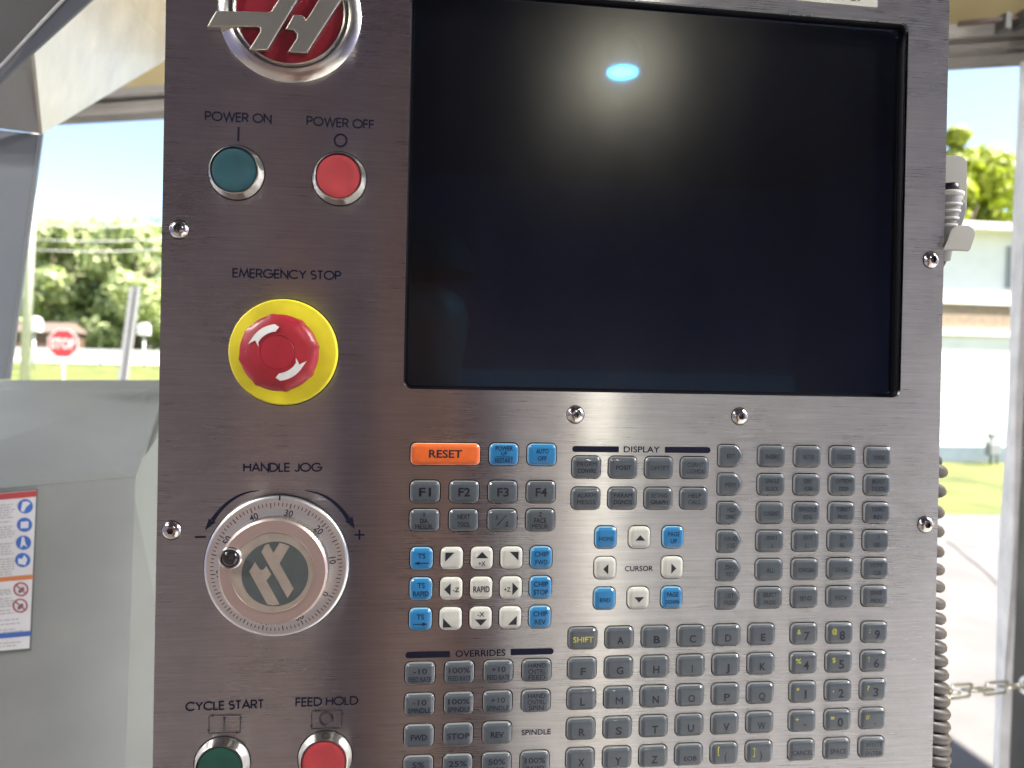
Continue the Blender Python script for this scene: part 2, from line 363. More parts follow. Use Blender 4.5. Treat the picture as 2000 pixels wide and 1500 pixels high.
# ground outdoors: one sheet that rises beyond the street
def ground_z(x, y):
    r = math.hypot(x, y)
    t = min(1, max(0, (y - 16) / 40)); rise = 1.75 * t * t * (3 - 2 * t)
    t2 = min(1, max(0, (r - 90) / 500))
    return -.06 + rise + 1.5 * t2
def grid_sheet(name, xs, ys, m, dz=0.0, kind='structure'):
    vs = [(x, y, ground_z(x, y) + dz) for y in ys for x in xs]; n = len(xs)
    fs = [(j * n + i, j * n + i + 1, (j + 1) * n + i + 1, (j + 1) * n + i) for j in range(len(ys) - 1) for i in range(n - 1)]
    return tag(mesh(name, vs, fs, None, m, True), kind=kind)
xs = [-900, -400, -200, -120] + list(range(-90, 91, 6)) + [120, 200, 400, 900]
grid_sheet('ground', xs, [-300, -100, -30, -10, 0, 4, 8] + list(range(12, 120, 3)) + [150, 250, 500, 900], GRASSM)
grid_sheet('pavement', [-20, -12, -6, 0, 2, 4, 6, 10, 20], [1.2, 2, 3, 5, 7.75], ASPH, .02)
grid_sheet('road', list(range(-90, 91, 6)), [40, 41.5, 43.5, 46, 47.5], mat('sunlit_asphalt_road', (.40, .39, .38), .85, noise=(.8, .1, 6)), .03)

# shop interior (closed shell with the door opening in the front wall)
J = W(1980, 900, 1.50)                              # inner edge of the right door jamb
hz = W(1853, 118, 1.56).z
def solve_depth(px, py, z):
    d = Rt @ ray(px, py); return (z - EYE) / d.z * d.y
YL = solve_depth(135, 228, hz)
HL = W(135, 228, YL)
wd = Vector((HL.x - J.x, HL.y - J.y, 0)).normalized()         # along the front wall, to the left
wn = Vector((wd.y, -wd.x, 0))                                  # to the outside or inside
if wn.y > 0: wn = -wn                                          # wn points into the shop
def wp(s, t, z): return (J.x + wd.x * s + wn.x * t, J.y + wd.y * s + wn.y * t, z)     # s left along the wall, t into the shop
def wall_box(name, s0, s1, t0, t1, z0, z1, parent, m, jag=0):
    vs = [wp(s0, t0, z0), wp(s1, t0, z0), wp(s1, t1, z0), wp(s0, t1, z0), wp(s0, t0, z1), wp(s1, t0, z1), wp(s1, t1, z1), wp(s0, t1, z1)]
    bm = bmesh.new(); V = [bm.verts.new(v) for v in vs]
    for f in box_data(0, 1, 0, 1, 0, 1)[1]: bm.faces.new([V[i] for i in f])
    bmesh.ops.recalc_face_normals(bm, faces=bm.faces)
    if jag:
        bmesh.ops.subdivide_edges(bm, edges=bm.edges[:], cuts=jag, use_grid_fill=True)
        for v in bm.verts:
            v.co += Vector((random.uniform(-1, 1), random.uniform(-1, 1), random.uniform(-1, 1))) * .0045
    me = bpy.data.meshes.new(name); bm.to_mesh(me); bm.free()
    return link(name, me, parent, m)
CE = 4.05
fl = tag(mesh('floor', *box_data(-5.5, 4.6, -8, 2.9, -.10, 0), None, FLOOR), kind='structure')
# the floor in front of the door ends at the door line: trim with the wall direction
fl.data.clear_geometry(); a_, b_ = wp(-3.2, -.15, 0), wp(7.5, -.15, 0)
fl.data.from_pydata([(-5.5, -8, 0), (4.6, -8, 0), (a_[0], a_[1], 0), (b_[0], b_[1], 0), (-5.5, -8, -.1), (4.6, -8, -.1), (a_[0], a_[1], -.1), (b_[0], b_[1], -.1)], [],
                    [(0, 1, 2, 3), (4, 7, 6, 5), (0, 4, 5, 1), (1, 5, 6, 2), (2, 6, 7, 3), (3, 7, 4, 0)])
ceil_m = mat('dark_roof_deck', (.05, .05, .09), .8, noise=(2, .2, 6))
tag(box('ceiling', -5.7, 4.8, -8.2, 3.6, CE, CE + .15, None, ceil_m), kind='structure')
UPW = mat('dark_wall_paint', (.20, .195, .34), .7, noise=(1.5, .15, 6)); LOW = mat('light_dado_paint', (.80, .80, .80), .6, noise=(1.5, .1, 6)); BRK = mat('brown_wall_paint', (.34, .19, .15), .7, noise=(2, .25, 7))
wb = empty('back_wall', (0, -8, 0)); tag(wb, kind='structure')
mesh('upper_wall', *box_data(-5.5, 4.6, -.15, 0, 1.78, CE), wb, UPW); mesh('lower_wall', *box_data(-.6, 4.6, -.15, .002, 0, 1.78), wb, LOW)  # pale lower band added as the bright area mirrored in the steel
mesh('brown_lower_wall', *box_data(-5.5, -.6, -.15, .002, 0, 1.78), wb, BRK)  # brown band added for the reddish tint mirrored in the steel
tag(box('left_wall', -5.65, -5.5, -8, 3.4, 0, CE, None, UPW), kind='structure')
tag(box('right_wall', 4.6, 4.75, -8, 1.25, 0, CE, None, UPW), kind='structure')
tag(mesh('floor_mat', *box_data(-5.4, .25, -7.6, .35, .001, .012), None, mat('red_brown_floor_mat', (.20, .17, .165), .8, noise=(3, .3, 7))), kind='structure')  # unseen brown sheet added to darken the floor mirrored in the steel
fw = empty('front_wall', wp(0, 0, 0)); tag(fw, kind='structure')
def fwp(*a, **k):
    o = wall_box(*a, **k); o.matrix_parent_inverse = Matrix.Translation(-Vector(wp(0, 0, 0))); return o
fwp('concrete_jamb', -.16, 0.0, -.05, .0, 0, hz, fw, mat('white_washed_concrete', (.80, .79, .78), .85, noise=(14, .15, 8), bump=(120, .7, .003)), jag=5)  # daylight on the jamb is put into its near-white colour
fwp('wall_panel', -3.2, -.165, -.20, .0, 0, CE, fw, TANW)
fwp('header_beam', -.165, 7.4, -.06, -.0, hz, hz + .036, fw, CONC, jag=6)
fwp('header_ledge', -.165, 7.4, -.06, .02, hz + .039, hz + .064, fw, CONC, jag=4)
fwp('upper_panel', -.165, 7.4, -.20, -.03, hz + .066, CE, fw, TANW)
fwp('wall_panel', 6.3, 7.4, -.05, -.001, 0, hz - .002, fw, TANW)
# dark steel door track beside the jamb and the conduit over the door
tr = tag(empty('door_track', wp(-.05, .06, 0)), 'dark steel door track standing beside the pale right jamb', 'door track')
def tp(name, *a, m=DARKM):
    o = wall_box(name, *a, tr, m); o.matrix_parent_inverse = Matrix.Translation(-Vector(wp(-.05, .06, 0))); return o
tp('channel', -.14, -.010, .012, .10, 0, 3.4); tp('flange', -.155, -.14, .012, .13, 0, 3.4, m=mat('rusty_edge', (.16, .10, .05), .6, noise=(8, .5, 6)))
cp = [W(1873, 47, 1.47), W(1930, 41, 1.465), W(2010, 33, 1.46), W(2080, 27, 1.455)]
cd = tag(empty('conduit', cp[0]), 'dark rusty pipe fixed across the tan panel above the right door corner', 'pipe')
def sub(o, root): o.matrix_parent_inverse = Matrix.Translation(-Vector(root.location)); return o
sub(tube('pipe', cp, .006, cd, mat('rusty_pipe', (.09, .06, .045), .6, noise=(40, .4, 6)), 10), cd)
for c_ in (W(1962, 40, 1.465), W(1996, 34, 1.46)):
    sub(mesh('clamp', *box_data(c_.x - .006, c_.x + .006, c_.y - .012, c_.y + .02, c_.z - .02, c_.z + .012), cd, DARKM), cd)
fr = W(1985, 30, 1.49)
sub(box('mounting_plate', fr.x - .012, fr.x + .35, 1.475, 1.485, fr.z - .05, fr.z + .5, None, DARKM), cd).parent = cd

# high bay lamps; the first one is the lamp seen in the dark screen
def mirror_dir(px, py, h=-.0067):
    d = ray(px, py); k = (D - h) / d.y; hit = Vector((d.x * k, 0 - h, d.z * k)); e = Vector((d.x, -d.y, d.z)); return PM @ hit, (Rt @ e).normalized()
hit, md = mirror_dir(1216, 140)
LZ = 3.75; kk = (LZ - hit.z) / md.z; L0 = hit + md * kk
print('lamp', L0, 'dist', kk)
lamp_m = emit('lamp_diffuser', (1.0, .97, .93), LAMP_L); lamp_hot = emit('lamp_diffuser_bright', (1.0, .95, .80), LAMP_L * .50)
def lamp(x, y, z, label, R_=.115, lm=None):
    r = tag(empty('high_bay_lamp', (x, y, z)), label, 'lamp', 'round lamps under the dark roof')
    def ring(name, prof, mm):
        vs, fs = [], []; n = len(prof); S = 32
        for i in range(S):
            a = 2 * math.pi * i / S
            for q, zz in prof: vs.append((q * math.cos(a), q * math.sin(a), zz))
        for i in range(S):
            k = (i + 1) % S
            for j in range(n - 1): fs.append((i * n + j, k * n + j, k * n + j + 1, i * n + j + 1))
        return mesh(name, vs, fs, r, mm, True)
    ring('housing', [(0, .225), (.10, .22), (.13, .16), (.15, .06), (R_ + .03, .03), (R_ + .03, -.01), (R_ + .002, -.01)], DARKM)
    ring('reflector_rim', [(R_ + .002, -.004), (R_ + .002, .01)], CHROME)
    S = 32; mesh('diffuser', [(R_ * math.cos(2 * math.pi * i / S), R_ * math.sin(2 * math.pi * i / S), 0) for i in range(S)], [tuple(range(S - 1, -1, -1))], r, lm or lamp_m)
    tube('hanger', [(0, 0, .22), (0, 0, CE - z)], .012, r, DARKM, 6)
lamp(L0.x, L0.y, LZ, 'round high bay lamp mirrored as a bluish oval in the dark screen', .097, lamp_hot)
lamp(-3.3, -.6, 3.6, 'round high bay lamp hanging behind the viewer on the left, nearest of its row')
lamp(-4.2, -4.5, 3.6, 'round high bay lamp hanging behind the viewer on the left, farthest of its row')
lamp(3.9, -1.0, 3.6, 'round high bay lamp hanging behind the viewer at the far right wall')
lamp(4.2, -.2, 3.6, 'unseen round lamp added by the right wall to brighten the floor', .15)  # added lamp, brightens the right side of the floor
lamp(-2.3, -.3, 3.7, 'unseen round lamp added to the left of the viewer as fill light')  # added fill lamp, kept out of the steel's mirror angles
lamp(2.7, -.35, 3.7, 'unseen round lamp added to the right of the viewer to light the floor', .13)  # added lamp for floor light, kept out of the steel's mirror angles

# the photographer, dark in front of the bright floor, seen only as the soft shade in the steel
def photographer():
    r = tag(empty('person', (.005, -.40, 0)), 'person in dusky top and blue trousers standing behind the phone, shade in the steel', 'person')
    pos = {'pelvis': (0, 0, .93), 'waist': (0, 0, 1.08), 'chest': (0, 0, 1.27), 'neck': (0, .01, 1.47), 'head0': (0, .02, 1.56), 'head1': (0, .02, 1.68),
           'shl': (-.19, 0, 1.38), 'ell': (-.27, .12, 1.16), 'wrl': (-.14, .30, 1.34), 'shr': (.19, 0, 1.38), 'elr': (.29, .12, 1.16), 'wrr': (.15, .30, 1.36),
           'hipl': (-.10, 0, .88), 'knl': (-.11, .03, .48), 'anl': (-.11, -.02, .08), 'tol': (-.12, .13, .04), 'hipr': (.10, 0, .88), 'knr': (.11, .03, .48), 'anr': (.11, -.02, .08), 'tor': (.12, .13, .04)}
    rr = {'pelvis': .15, 'waist': .14, 'chest': .165, 'neck': .06, 'head0': .085, 'head1': .10, 'shl': .075, 'ell': .05, 'wrl': .038, 'shr': .075, 'elr': .05, 'wrr': .038,
          'hipl': .09, 'knl': .062, 'anl': .045, 'tol': .035, 'hipr': .09, 'knr': .062, 'anr': .045, 'tor': .035}
    ed = [('pelvis', 'waist'), ('waist', 'chest'), ('chest', 'neck'), ('neck', 'head0'), ('head0', 'head1'), ('chest', 'shl'), ('shl', 'ell'), ('ell', 'wrl'), ('chest', 'shr'), ('shr', 'elr'), ('elr', 'wrr'),
          ('pelvis', 'hipl'), ('hipl', 'knl'), ('knl', 'anl'), ('anl', 'tol'), ('pelvis', 'hipr'), ('hipr', 'knr'), ('knr', 'anr'), ('anr', 'tor')]
    names = list(pos); me = bpy.data.meshes.new('body'); me.from_pydata([pos[n] for n in names], [(names.index(a), names.index(b)) for a, b in ed], [])
    o = bpy.data.objects.new('body', me); C.objects.link(o); o.modifiers.new('s', 'SKIN'); o.modifiers.new('d', 'SUBSURF').levels = 2
    o.modifiers['d'].render_levels = 2
    for i, n in enumerate(names):
        me.skin_vertices[0].data[i].radius = (rr[n] * (1.25 if n in ('pelvis', 'waist', 'chest') else 1), rr[n] * .85)
    me.skin_vertices[0].data[0].use_root = True
    dg = bpy.context.evaluated_depsgraph_get(); m2 = bpy.data.meshes.new_from_object(o.evaluated_get(dg)); bpy.data.objects.remove(o)
    shirt = mat('dusky_shirt', (.15, .095, .105), .85, noise=(30, .15, 4)); jeans = mat('blue_trousers', (.03, .035, .06), .85, noise=(60, .2, 4)); skin = mat('skin', (.55, .30, .20), .5)
    b = link('body', m2, r, [shirt, jeans, skin], True)
    for p in m2.polygons:
        c = p.center; p.material_index = 2 if (c.z > 1.50 or (c.y > .10 and c.z > 1.0)) else (1 if c.z < .95 else 0)
    hv = [(0.09 * math.cos(a) * math.cos(b2), .02 + .10 * math.sin(a) * math.cos(b2), 1.70 + .075 * math.sin(b2)) for b2 in [rad(-10 + 20 * j) for j in range(6)] for a in [2 * math.pi * i / 16 for i in range(16)]]
    hf = [(j * 16 + i, j * 16 + (i + 1) % 16, (j + 1) * 16 + (i + 1) % 16, (j + 1) * 16 + i) for j in range(5) for i in range(16)]
    mesh('hair', hv, hf, r, mat('brown_hair', (.03, .02, .014), .7), True)
photographer()

# ---------------------------------------------------------------- grey machine on the left
mc = tag(empty('machine_tool', W(120, 1200, .95)), 'light grey painted machine enclosure left of the pendant with a warning sheet', 'machine')
def mpart(name, quads, m_=PAINT, thick=.004, label=None, bev=False):
    """sheet-metal faces given by photo corners and depths, each with a real sheet thickness"""
    vs, fs = [], []
    for q in quads:
        P = [W(*p) for p in q]; n = (P[1] - P[0]).cross(P[2] - P[0]).normalized()
        if n.dot(P[0] - Vector((0, 0, EYE))) < 0: n = -n
        o = len(vs); k = len(P); vs += P + [p + n * thick for p in P]
        fs += [tuple(range(o, o + k)), tuple(range(o + 2 * k - 1, o + k - 1, -1))] + [(o + i, o + (i + 1) % k, o + k + (i + 1) % k, o + k + i) for i in range(k)]
    ob = mesh(name, vs, fs, mc, m_); sub(ob, mc)
    bm = bmesh.new(); bm.from_mesh(ob.data); bmesh.ops.recalc_face_normals(bm, faces=bm.faces); bm.to_mesh(ob.data); bm.free()
    if label: ob['label'] = label
    return ob
YB = .86
mpart('door_panel', [[(-400, 990, YB - .12), (265, 932, YB), (262, 1010, YB), (243, 1560, YB), (-400, 1620, YB - .12)]])
mpart('sill_panel', [[(-400, 742, 1.06), (330, 742, 1.06), (265, 931, YB), (-400, 989, YB - .12)]], mat('sill_paint_darkened', (.150, .165, .17), .42, noise=(7, .10, 8), bump=(420, .10, .0004), coat=.15, coat_rough=.3))  # machine paint darkened here to offset strong light on the upward face
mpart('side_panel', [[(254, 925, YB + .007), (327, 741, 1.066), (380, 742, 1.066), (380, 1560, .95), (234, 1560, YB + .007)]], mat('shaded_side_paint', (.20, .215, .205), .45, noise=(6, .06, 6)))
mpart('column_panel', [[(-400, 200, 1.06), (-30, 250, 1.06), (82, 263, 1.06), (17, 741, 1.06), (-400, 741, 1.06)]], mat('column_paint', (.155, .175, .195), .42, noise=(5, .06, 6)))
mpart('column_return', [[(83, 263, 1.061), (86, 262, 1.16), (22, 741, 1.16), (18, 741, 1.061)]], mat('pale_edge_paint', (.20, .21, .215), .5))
def plane_px(p3):
    A_, B_, C_ = [W(*q) for q in p3]; n_ = (B_ - A_).cross(C_ - A_).normalized()
    def f(px, py):
        d = Rt @ ray(px, py); o = Vector((0, 0, EYE)); return (px, py, (d * ((A_ - o).dot(n_) / d.dot(n_))).y)
    return f
ce = plane_px([(82, 262, 1.06), (66, 100, .97), (-200, 226, 1.03)])
mpart('canopy_end', [[ce(-200, 226), ce(82, 262), ce(66, 100), ce(-6, 160), ce(-200, 320)][:4] + [ce(-200, 222)]], mat('shaded_canopy_paint', (.36, .36, .345), .42, noise=(5, .08, 6)))  # same surface as the underside, its shade put into a greyer colour
mpart('canopy_underside', [[(83, 262, 1.06), (345, 104, 1.62), (345, -160, 1.45), (210, -40, 1.12), (67, 100, .951)]], mat('cream_machine_paint', (.60, .555, .44), .33, noise=(16, .12, 10), bump=(45, .5, .003), coat=.2, coat_rough=.25))  # warm light on the canopy is put into this cream colour
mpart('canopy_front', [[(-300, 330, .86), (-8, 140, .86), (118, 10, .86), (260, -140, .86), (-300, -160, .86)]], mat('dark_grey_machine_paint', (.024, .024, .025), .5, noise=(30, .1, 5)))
mpart('canopy_trim', [[(-300, 352, .875), (-8, 166, .875), (176, 0, .875), (300, -110, .875), (262, -150, .865), (118, 2, .865), (-8, 130, .865), (-300, 320, .865)]], mat('slate_edge_paint', (.09, .10, .12), .4))
sub(tube('trim_bead', [W(-60, 178, .857), W(0, 131, .857), (W(115, 8, .857)), W(200, -80, .857)], .0014, mc, mat('grey_bead', (.30, .31, .32), .3)), mc)
# weld seam under the canopy
seam = []
for i in range(60):
    t = i / 59; p = W(148 + (330 - 148) * t, 152 + (18 - 152) * t, 1.0)
    # on the underside plane: interpolate the depth along the panel
    dep = 1.055 + (1.60 - 1.055) * ((148 + 182 * t - 83) / (345 - 83)) - .02
    q = W(148 + (330 - 148) * t, 152 + (18 - 152) * t, dep - .012); seam.append(q)
sub(tube('weld_seam', seam, [random.uniform(.0022, .0042) for _ in seam], mc, MATS['cream_machine_paint'], 7), mc)

# warning sheet on the door panel
ws = tag(empty('warning_sheet', W(36, 1110, .84)), 'white laminated safety sheet with blue and red pictograms on the grey machine', 'sign')
_a, _b, _c = W(-400, 990, YB - .12), W(265, 932, YB), W(243, 1560, YB); _n = (_b - _a).cross(_c - _a).normalized()
def on_door(px, py, lift):
    d = Rt @ ray(px, py); o = Vector((0, 0, EYE)); k = (_a - o).dot(_n) / d.dot(_n); return o + d * (k * (1 - (.004 + lift) / .85))
class Sheet(Geo):
    def q(s, pts, lift=0): return s.add([on_door(px, py, lift) for px, py in pts], [tuple(range(len(pts)))])
def sheet(name, polys, lift, m_):
    g = Sheet()
    for p in polys: g.q(p, lift)
    return sub(g.build(name, ws, m_), ws)
def edge_x(y): return 72.5 - (y - 957) * 13 / 311       # right border of the sheet
def row(y, x, slope=-.085): return y + slope * (x - 72)  # rows climb to the right
PAPER = mat('laminated_paper', (.66, .67, .70), .35, coat=.4, coat_rough=.15)
sheet('backing', [[(-220, row(955, -220)), (edge_x(955) + 1.5, row(955, edge_x(955))), (61, 1271), (-220, row(1269, -220))]], 0, mat('sheet_border', (.10, .13, .12), .5))
sheet('paper', [[(-220, row(957, -220)), (edge_x(957) - 1.5, row(957, edge_x(957))), (57.5, 1266), (-220, row(1266, -220))]], .0006, PAPER)
def stripe(y0, y1, m_, name): sheet(name, [[(-220, row(y0, -220)), (edge_x(y0) - .5, row(y0, 72)), (edge_x(y1) - .5, row(y1, 72)), (-220, row(y1, -220))]], .0010, m_)
stripe(958, 970, mat('red_stripe', (.42, .06, .07), .4), 'red_stripe'); stripe(1122, 1131, mat('orange_stripe', (.55, .20, .07), .4), 'orange_stripe'); stripe(1232, 1242, mat('blue_stripe', (.04, .12, .42), .4), 'blue_stripe')
BLU = mat('sign_blue', (.045, .15, .50), .4); PRO = mat('prohibition_red', (.34, .10, .13), .4); PALE = mat('pale_print', (.62, .66, .72), .4); TXT = mat('fine_print', (.36, .38, .40), .5)
def circ(cx, cy, r, ry=None, n=24): return [(cx + r * math.cos(2 * math.pi * i / n), cy + (ry or r) * math.sin(2 * math.pi * i / n)) for i in range(n)]
for k, (cx, cy) in enumerate(((49.5, 989), (48, 1025), (46, 1060), (44.5, 1094))):
    sheet('blue_pictogram', [circ(cx, cy, 15, 14)], .0010, BLU)
    sheet('pictogram_figure', [[[(cx - 9, cy + 9), (cx - 6, cy - 9), (cx + 4, cy - 10), (cx + 10, cy - 6), (cx + 1, cy + 2), (cx - 3, cy + 11)]],
        [[(cx - 7.5, cy - 6), (cx + 8, cy - 7), (cx + 7.5, cy + 6), (cx - 8, cy + 7)]], [[(cx - 3, cy - 12), (cx + 1, cy - 11), (cx + 4, cy + 2), (cx + 8, cy + 9), (cx, cy + 4), (cx - 7, cy + 12)]],
        [[(cx - 9, cy + 7), (cx - 9, cy - 4), (cx - 2, cy - 2), (cx + 3, cy - 10), (cx + 9, cy - 2), (cx + 5, cy + 10)]]][k], .0014, PALE)
for cx, cy in ((41, 1151), (39.5, 1183)):
    g = []
    for i in range(24):
        a, b = 2 * math.pi * i / 24, 2 * math.pi * (i + 1) / 24
        g.append([(cx + 15 * math.cos(a), cy + 14 * math.sin(a)), (cx + 15 * math.cos(b), cy + 14 * math.sin(b)), (cx + 11.5 * math.cos(b), cy + 11 * math.sin(b)), (cx + 11.5 * math.cos(a), cy + 11 * math.sin(a))])
    sheet('prohibition_ring', g, .0010, PRO); sheet('prohibition_bar', [[(cx - 10, cy - 7), (cx - 8, cy - 9), (cx + 10, cy + 7), (cx + 8, cy + 9)]], .0014, PRO)
    sheet('prohibition_figure', [[(cx - 6, cy + 4), (cx, cy - 3), (cx + 5, cy - 5), (cx + 7, cy + 1), (cx + 1, cy + 6), (cx - 4, cy + 8)]], .0012, mat('sign_grey', (.18, .14, .16), .5))
lines = []
for y in list(range(980, 1010, 5)) + [1013] + list(range(1023, 1046, 5)) + list(range(1056, 1080, 5)) + list(range(1086, 1118, 5)) + list(range(1146, 1158, 4)) + list(range(1163, 1182, 5)) + [1186, 1192] + [1205, 1213, 1224, 1229, 1250, 1256]:
    e = random.uniform(20, 30) if y < 1200 else random.uniform(30, 46); x = -180
    while x < e:
        w_ = min(random.uniform(5, 13), e - x); 
        if w_ > 1: lines.append([(x, row(y, x) + 0), (x + w_, row(y, x + w_)), (x + w_, row(y + 2.0, x + w_)), (x, row(y + 2.0, x))])
        x += w_ + 2
sheet('print_lines', lines, .0010, TXT)

# ---------------------------------------------------------------- the pendant
P = empty('control_pendant'); P.matrix_world = PM
tag(P, 'brushed steel machine control pendant with dark screen, keypad, handwheel and push buttons', 'control panel')
def part_label(o, s): o['label'] = s; return o

def key_shape(kind):
    mm = .001
    if kind == 'main': return rrect(0, 0, 19.3 * mm, 14.8 * mm, 3.9 * mm)
    if kind == 'wide': return rrect(0, 0, 43.6 * mm, 14.8 * mm, 3.9 * mm)
    if kind == 'jog': return rrect(0, 0, 15.0 * mm, 15.0 * mm, 4.2 * mm)
    if kind == 'pent': return round_poly([(9.1 * mm, 0), (4.4 * mm, 7.6 * mm), (-9.1 * mm, 7.6 * mm), (-9.1 * mm, -7.6 * mm), (4.4 * mm, -7.6 * mm)], 3.3 * mm, 6)
    if kind == 'pale': return rrect(0, 0, 19.3 * mm, 14.8 * mm, 3.9 * mm)
def key_meshes(kind):
    """a clear-edged domed cap: flared skirt in the hole, bright rim, rounded shoulder, slightly hollow top"""
    out = key_shape(kind); mm = .001
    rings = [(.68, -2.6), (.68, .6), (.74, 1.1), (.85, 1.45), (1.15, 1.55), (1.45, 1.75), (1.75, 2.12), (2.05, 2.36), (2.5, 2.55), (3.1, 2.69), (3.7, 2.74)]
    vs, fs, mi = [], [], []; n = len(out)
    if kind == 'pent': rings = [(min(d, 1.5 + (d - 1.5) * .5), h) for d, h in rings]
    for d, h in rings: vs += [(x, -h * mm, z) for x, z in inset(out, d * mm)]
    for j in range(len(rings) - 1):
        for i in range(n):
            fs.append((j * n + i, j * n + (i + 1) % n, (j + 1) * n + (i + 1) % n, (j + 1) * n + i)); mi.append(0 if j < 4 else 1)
    fs.append(tuple((len(rings) - 1) * n + i for i in range(n))); mi.append(1)
    me = bpy.data.meshes.new('key_' + kind); me.from_pydata(vs, [], fs)
    bm = bmesh.new(); bm.from_mesh(me); bmesh.ops.recalc_face_normals(bm, faces=bm.faces)
    bm.to_mesh(me); bm.free()
    me.polygons.foreach_set('material_index', mi); me.polygons.foreach_set('use_smooth', [True] * len(mi)); return me
holes = []
KM = {}
COL = {'g': (K_GREY, 'grey'), 'b': (K_BLUE, 'blue'), 'w': (K_BEIGE, 'pale beige'), 'o': (K_ORANGE, 'orange')}
def key(kind, col, x, z, lines=(), shapes=(), ink=0, label=None, yellow=None):
    holes.append([(x + a, z + b) for a, b in key_shape(kind)])
    if (kind, col) not in KM:
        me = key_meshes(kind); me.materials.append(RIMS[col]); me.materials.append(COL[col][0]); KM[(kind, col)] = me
    o = bpy.data.objects.new('key', KM[(kind, col)]); C.objects.link(o); o.parent = P; o.location = (x, random.uniform(-.0001, .0002), z)
    o.rotation_euler = (random.uniform(-.006, .006), 0, random.uniform(-.006, .006))
    o['label'] = label or ('%s key lettered %s' % (COL[col][1], ' '.join(l[0] for l in lines)))
    g = Geo(); y = -.00282; mm = .001
    for (s, w, h, dx, dy) in lines:
        vs, fs = text_box(s, dx / 3.19 * mm, -dy / 3.19 * mm, w / 3.19 * mm if w else None, h / 3.19 * mm, y, bold=0 if 'M' in s else .022 if h > 11 else .017); g.add(vs, fs)
    for poly in shapes: g.poly([(a / 3.19 * mm, -b / 3.19 * mm) for a, b in poly], y)
    if g.v: g.build('legend', o, INKS[(col, ink)])
    if yellow:
        s, w, h, dx, dy = yellow; g2 = Geo().add(*text_box(s, dx / 3.19 * mm, -dy / 3.19 * mm, w / 3.19 * mm if w else None, h / 3.19 * mm, y - .00002, bold=.012))
        q = g2.build('legend', o, INKS[('y', 0)]); q['label'] = 'small yellow symbol'
    return o
M = .001
def at(b, i, j): u0, du, v0, dv = b; return (u0 + i * du) * M, -(v0 + j * dv) * M
def two(a, b, wa, wb, h=9, gap=7.2): return ((a, wa, h, 0, -gap), (b, wb, h, 0, gap))
# RESET row
rx, rz = B(870, 886.7); key('wide', 'o', rx, rz, (('RESET', 64, 15.5, 0, -1),), label='wide orange key lettered RESET')
x_, z_ = B(983.7, 887.3); key('main', 'b', x_, z_, (('POWER', 34, 9.5, 0, -12.5), ('UP', 12, 8, 0, -2.5), ('RESTART', 36, 9.5, 0, 11)), shapes=[[(-17, 3.6), (17, 3.6), (17, 4.6), (-17, 4.6)]])
x_, z_ = B(1057.8, 887.5); key('main', 'b', x_, z_, two('AUTO', 'OFF', 25, 17.5, 9.5, 7))
bF = (5.95, 23.77, 68.89, 17.37)
for i in range(4): key('main', 'g', *at(bF, i, 0), lines=(('F%d' % (i + 1), 23, 17, 0, 0),))
key('main', 'g', *at(bF, 0, 1), lines=(('X', 5.5, 9, -1, -12), ('DIA', 14.5, 9, -1, 0), ('MESUR', 33, 9.5, -1, 11.5)))
key('main', 'g', *at(bF, 1, 1), lines=two('NEXT', 'TOOL', 24.5, 24.5, 9.5, 7.5))
key('main', 'g', *at(bF, 2, 1), lines=(('X', 6, 9, -11, -6), ('Z', 6, 9, 9, 7)), shapes=[[(-11.5, 8.6), (-10, 10), (8, -10), (7, -11)]], label='grey key with X and Z either side of a slash')
key('main', 'g', *at(bF, 3, 1), lines=(('Z', 5.5, 9, -1, -12), ('FACE', 24, 9.5, -1, 0), ('MESUR', 32, 9.5, -1, 12)))
# jog keys
bJ = (4.62, 18.38, 109.55, 18.48)
arr = lambda s: [[(-14 * s, 8), (-4 * s, 4.2), (-4 * s, 7), (14 * s, 7.2), (14 * s, 8.8), (-4 * s, 9), (-4 * s, 11.8)]]
key('jog', 'b', *at(bJ, 0, 0), lines=(('TS', 15, 10, 0, -6),), shapes=arr(1), label='blue key lettered TS over an arrow to the left')
key('jog', 'w', *at(bJ, 1, 0), shapes=[[(-13, -12.5), (4.5, -12.5), (-13, 5.5)]], label='pale beige key with triangle in its upper left corner')
key('jog', 'w', *at(bJ, 2, 0), lines=(('+X', 14, 9, 0, 9.5),), shapes=[[(-12, -1), (0, -13.5), (12, -1)]], label='pale beige key lettered +X under an up triangle')
key('jog', 'w', *at(bJ, 3, 0), shapes=[[(-4.5, -13), (13, -13), (13, 4.5)]], label='pale beige key with triangle in its upper right corner')
key('jog', 'b', *at(bJ, 4, 0), lines=two('CHIP', 'FWD', 28, 24, 10, 8))
key('jog', 'b', *at(bJ, 0, 1), lines=two('TS', 'RAPID', 14.5, 30, 10, 8))
key('jog', 'w', *at(bJ, 1, 1), lines=(('-Z', 13, 9, 9, 1),), shapes=[[(-14, 0), (-1.5, -12), (-1.5, 12.5)]], label='pale beige key lettered -Z beside a left triangle')
key('jog', 'w', *at(bJ, 2, 1), lines=(('RAPID', 32, 12, 0, 1),))
key('jog', 'w', *at(bJ, 3, 1), lines=(('+Z', 13, 9, -8, 2),), shapes=[[(14, 0.5), (2, -12), (2, 13)]], label='pale beige key lettered +Z beside a right triangle')
key('jog', 'b', *at(bJ, 4, 1), lines=two('CHIP', 'STOP', 28, 29, 10, 8))
key('jog', 'b', *at(bJ, 0, 2), lines=(('TS', 15, 10, 0, -6),), shapes=[[(x * -1, y) for x, y in arr(1)[0]]], label='blue key lettered TS over an arrow to the right')
key('jog', 'w', *at(bJ, 1, 2), shapes=[[(-15, -3), (-15, 15), (2.5, 15)]], label='pale beige key with triangle in its lower left corner')
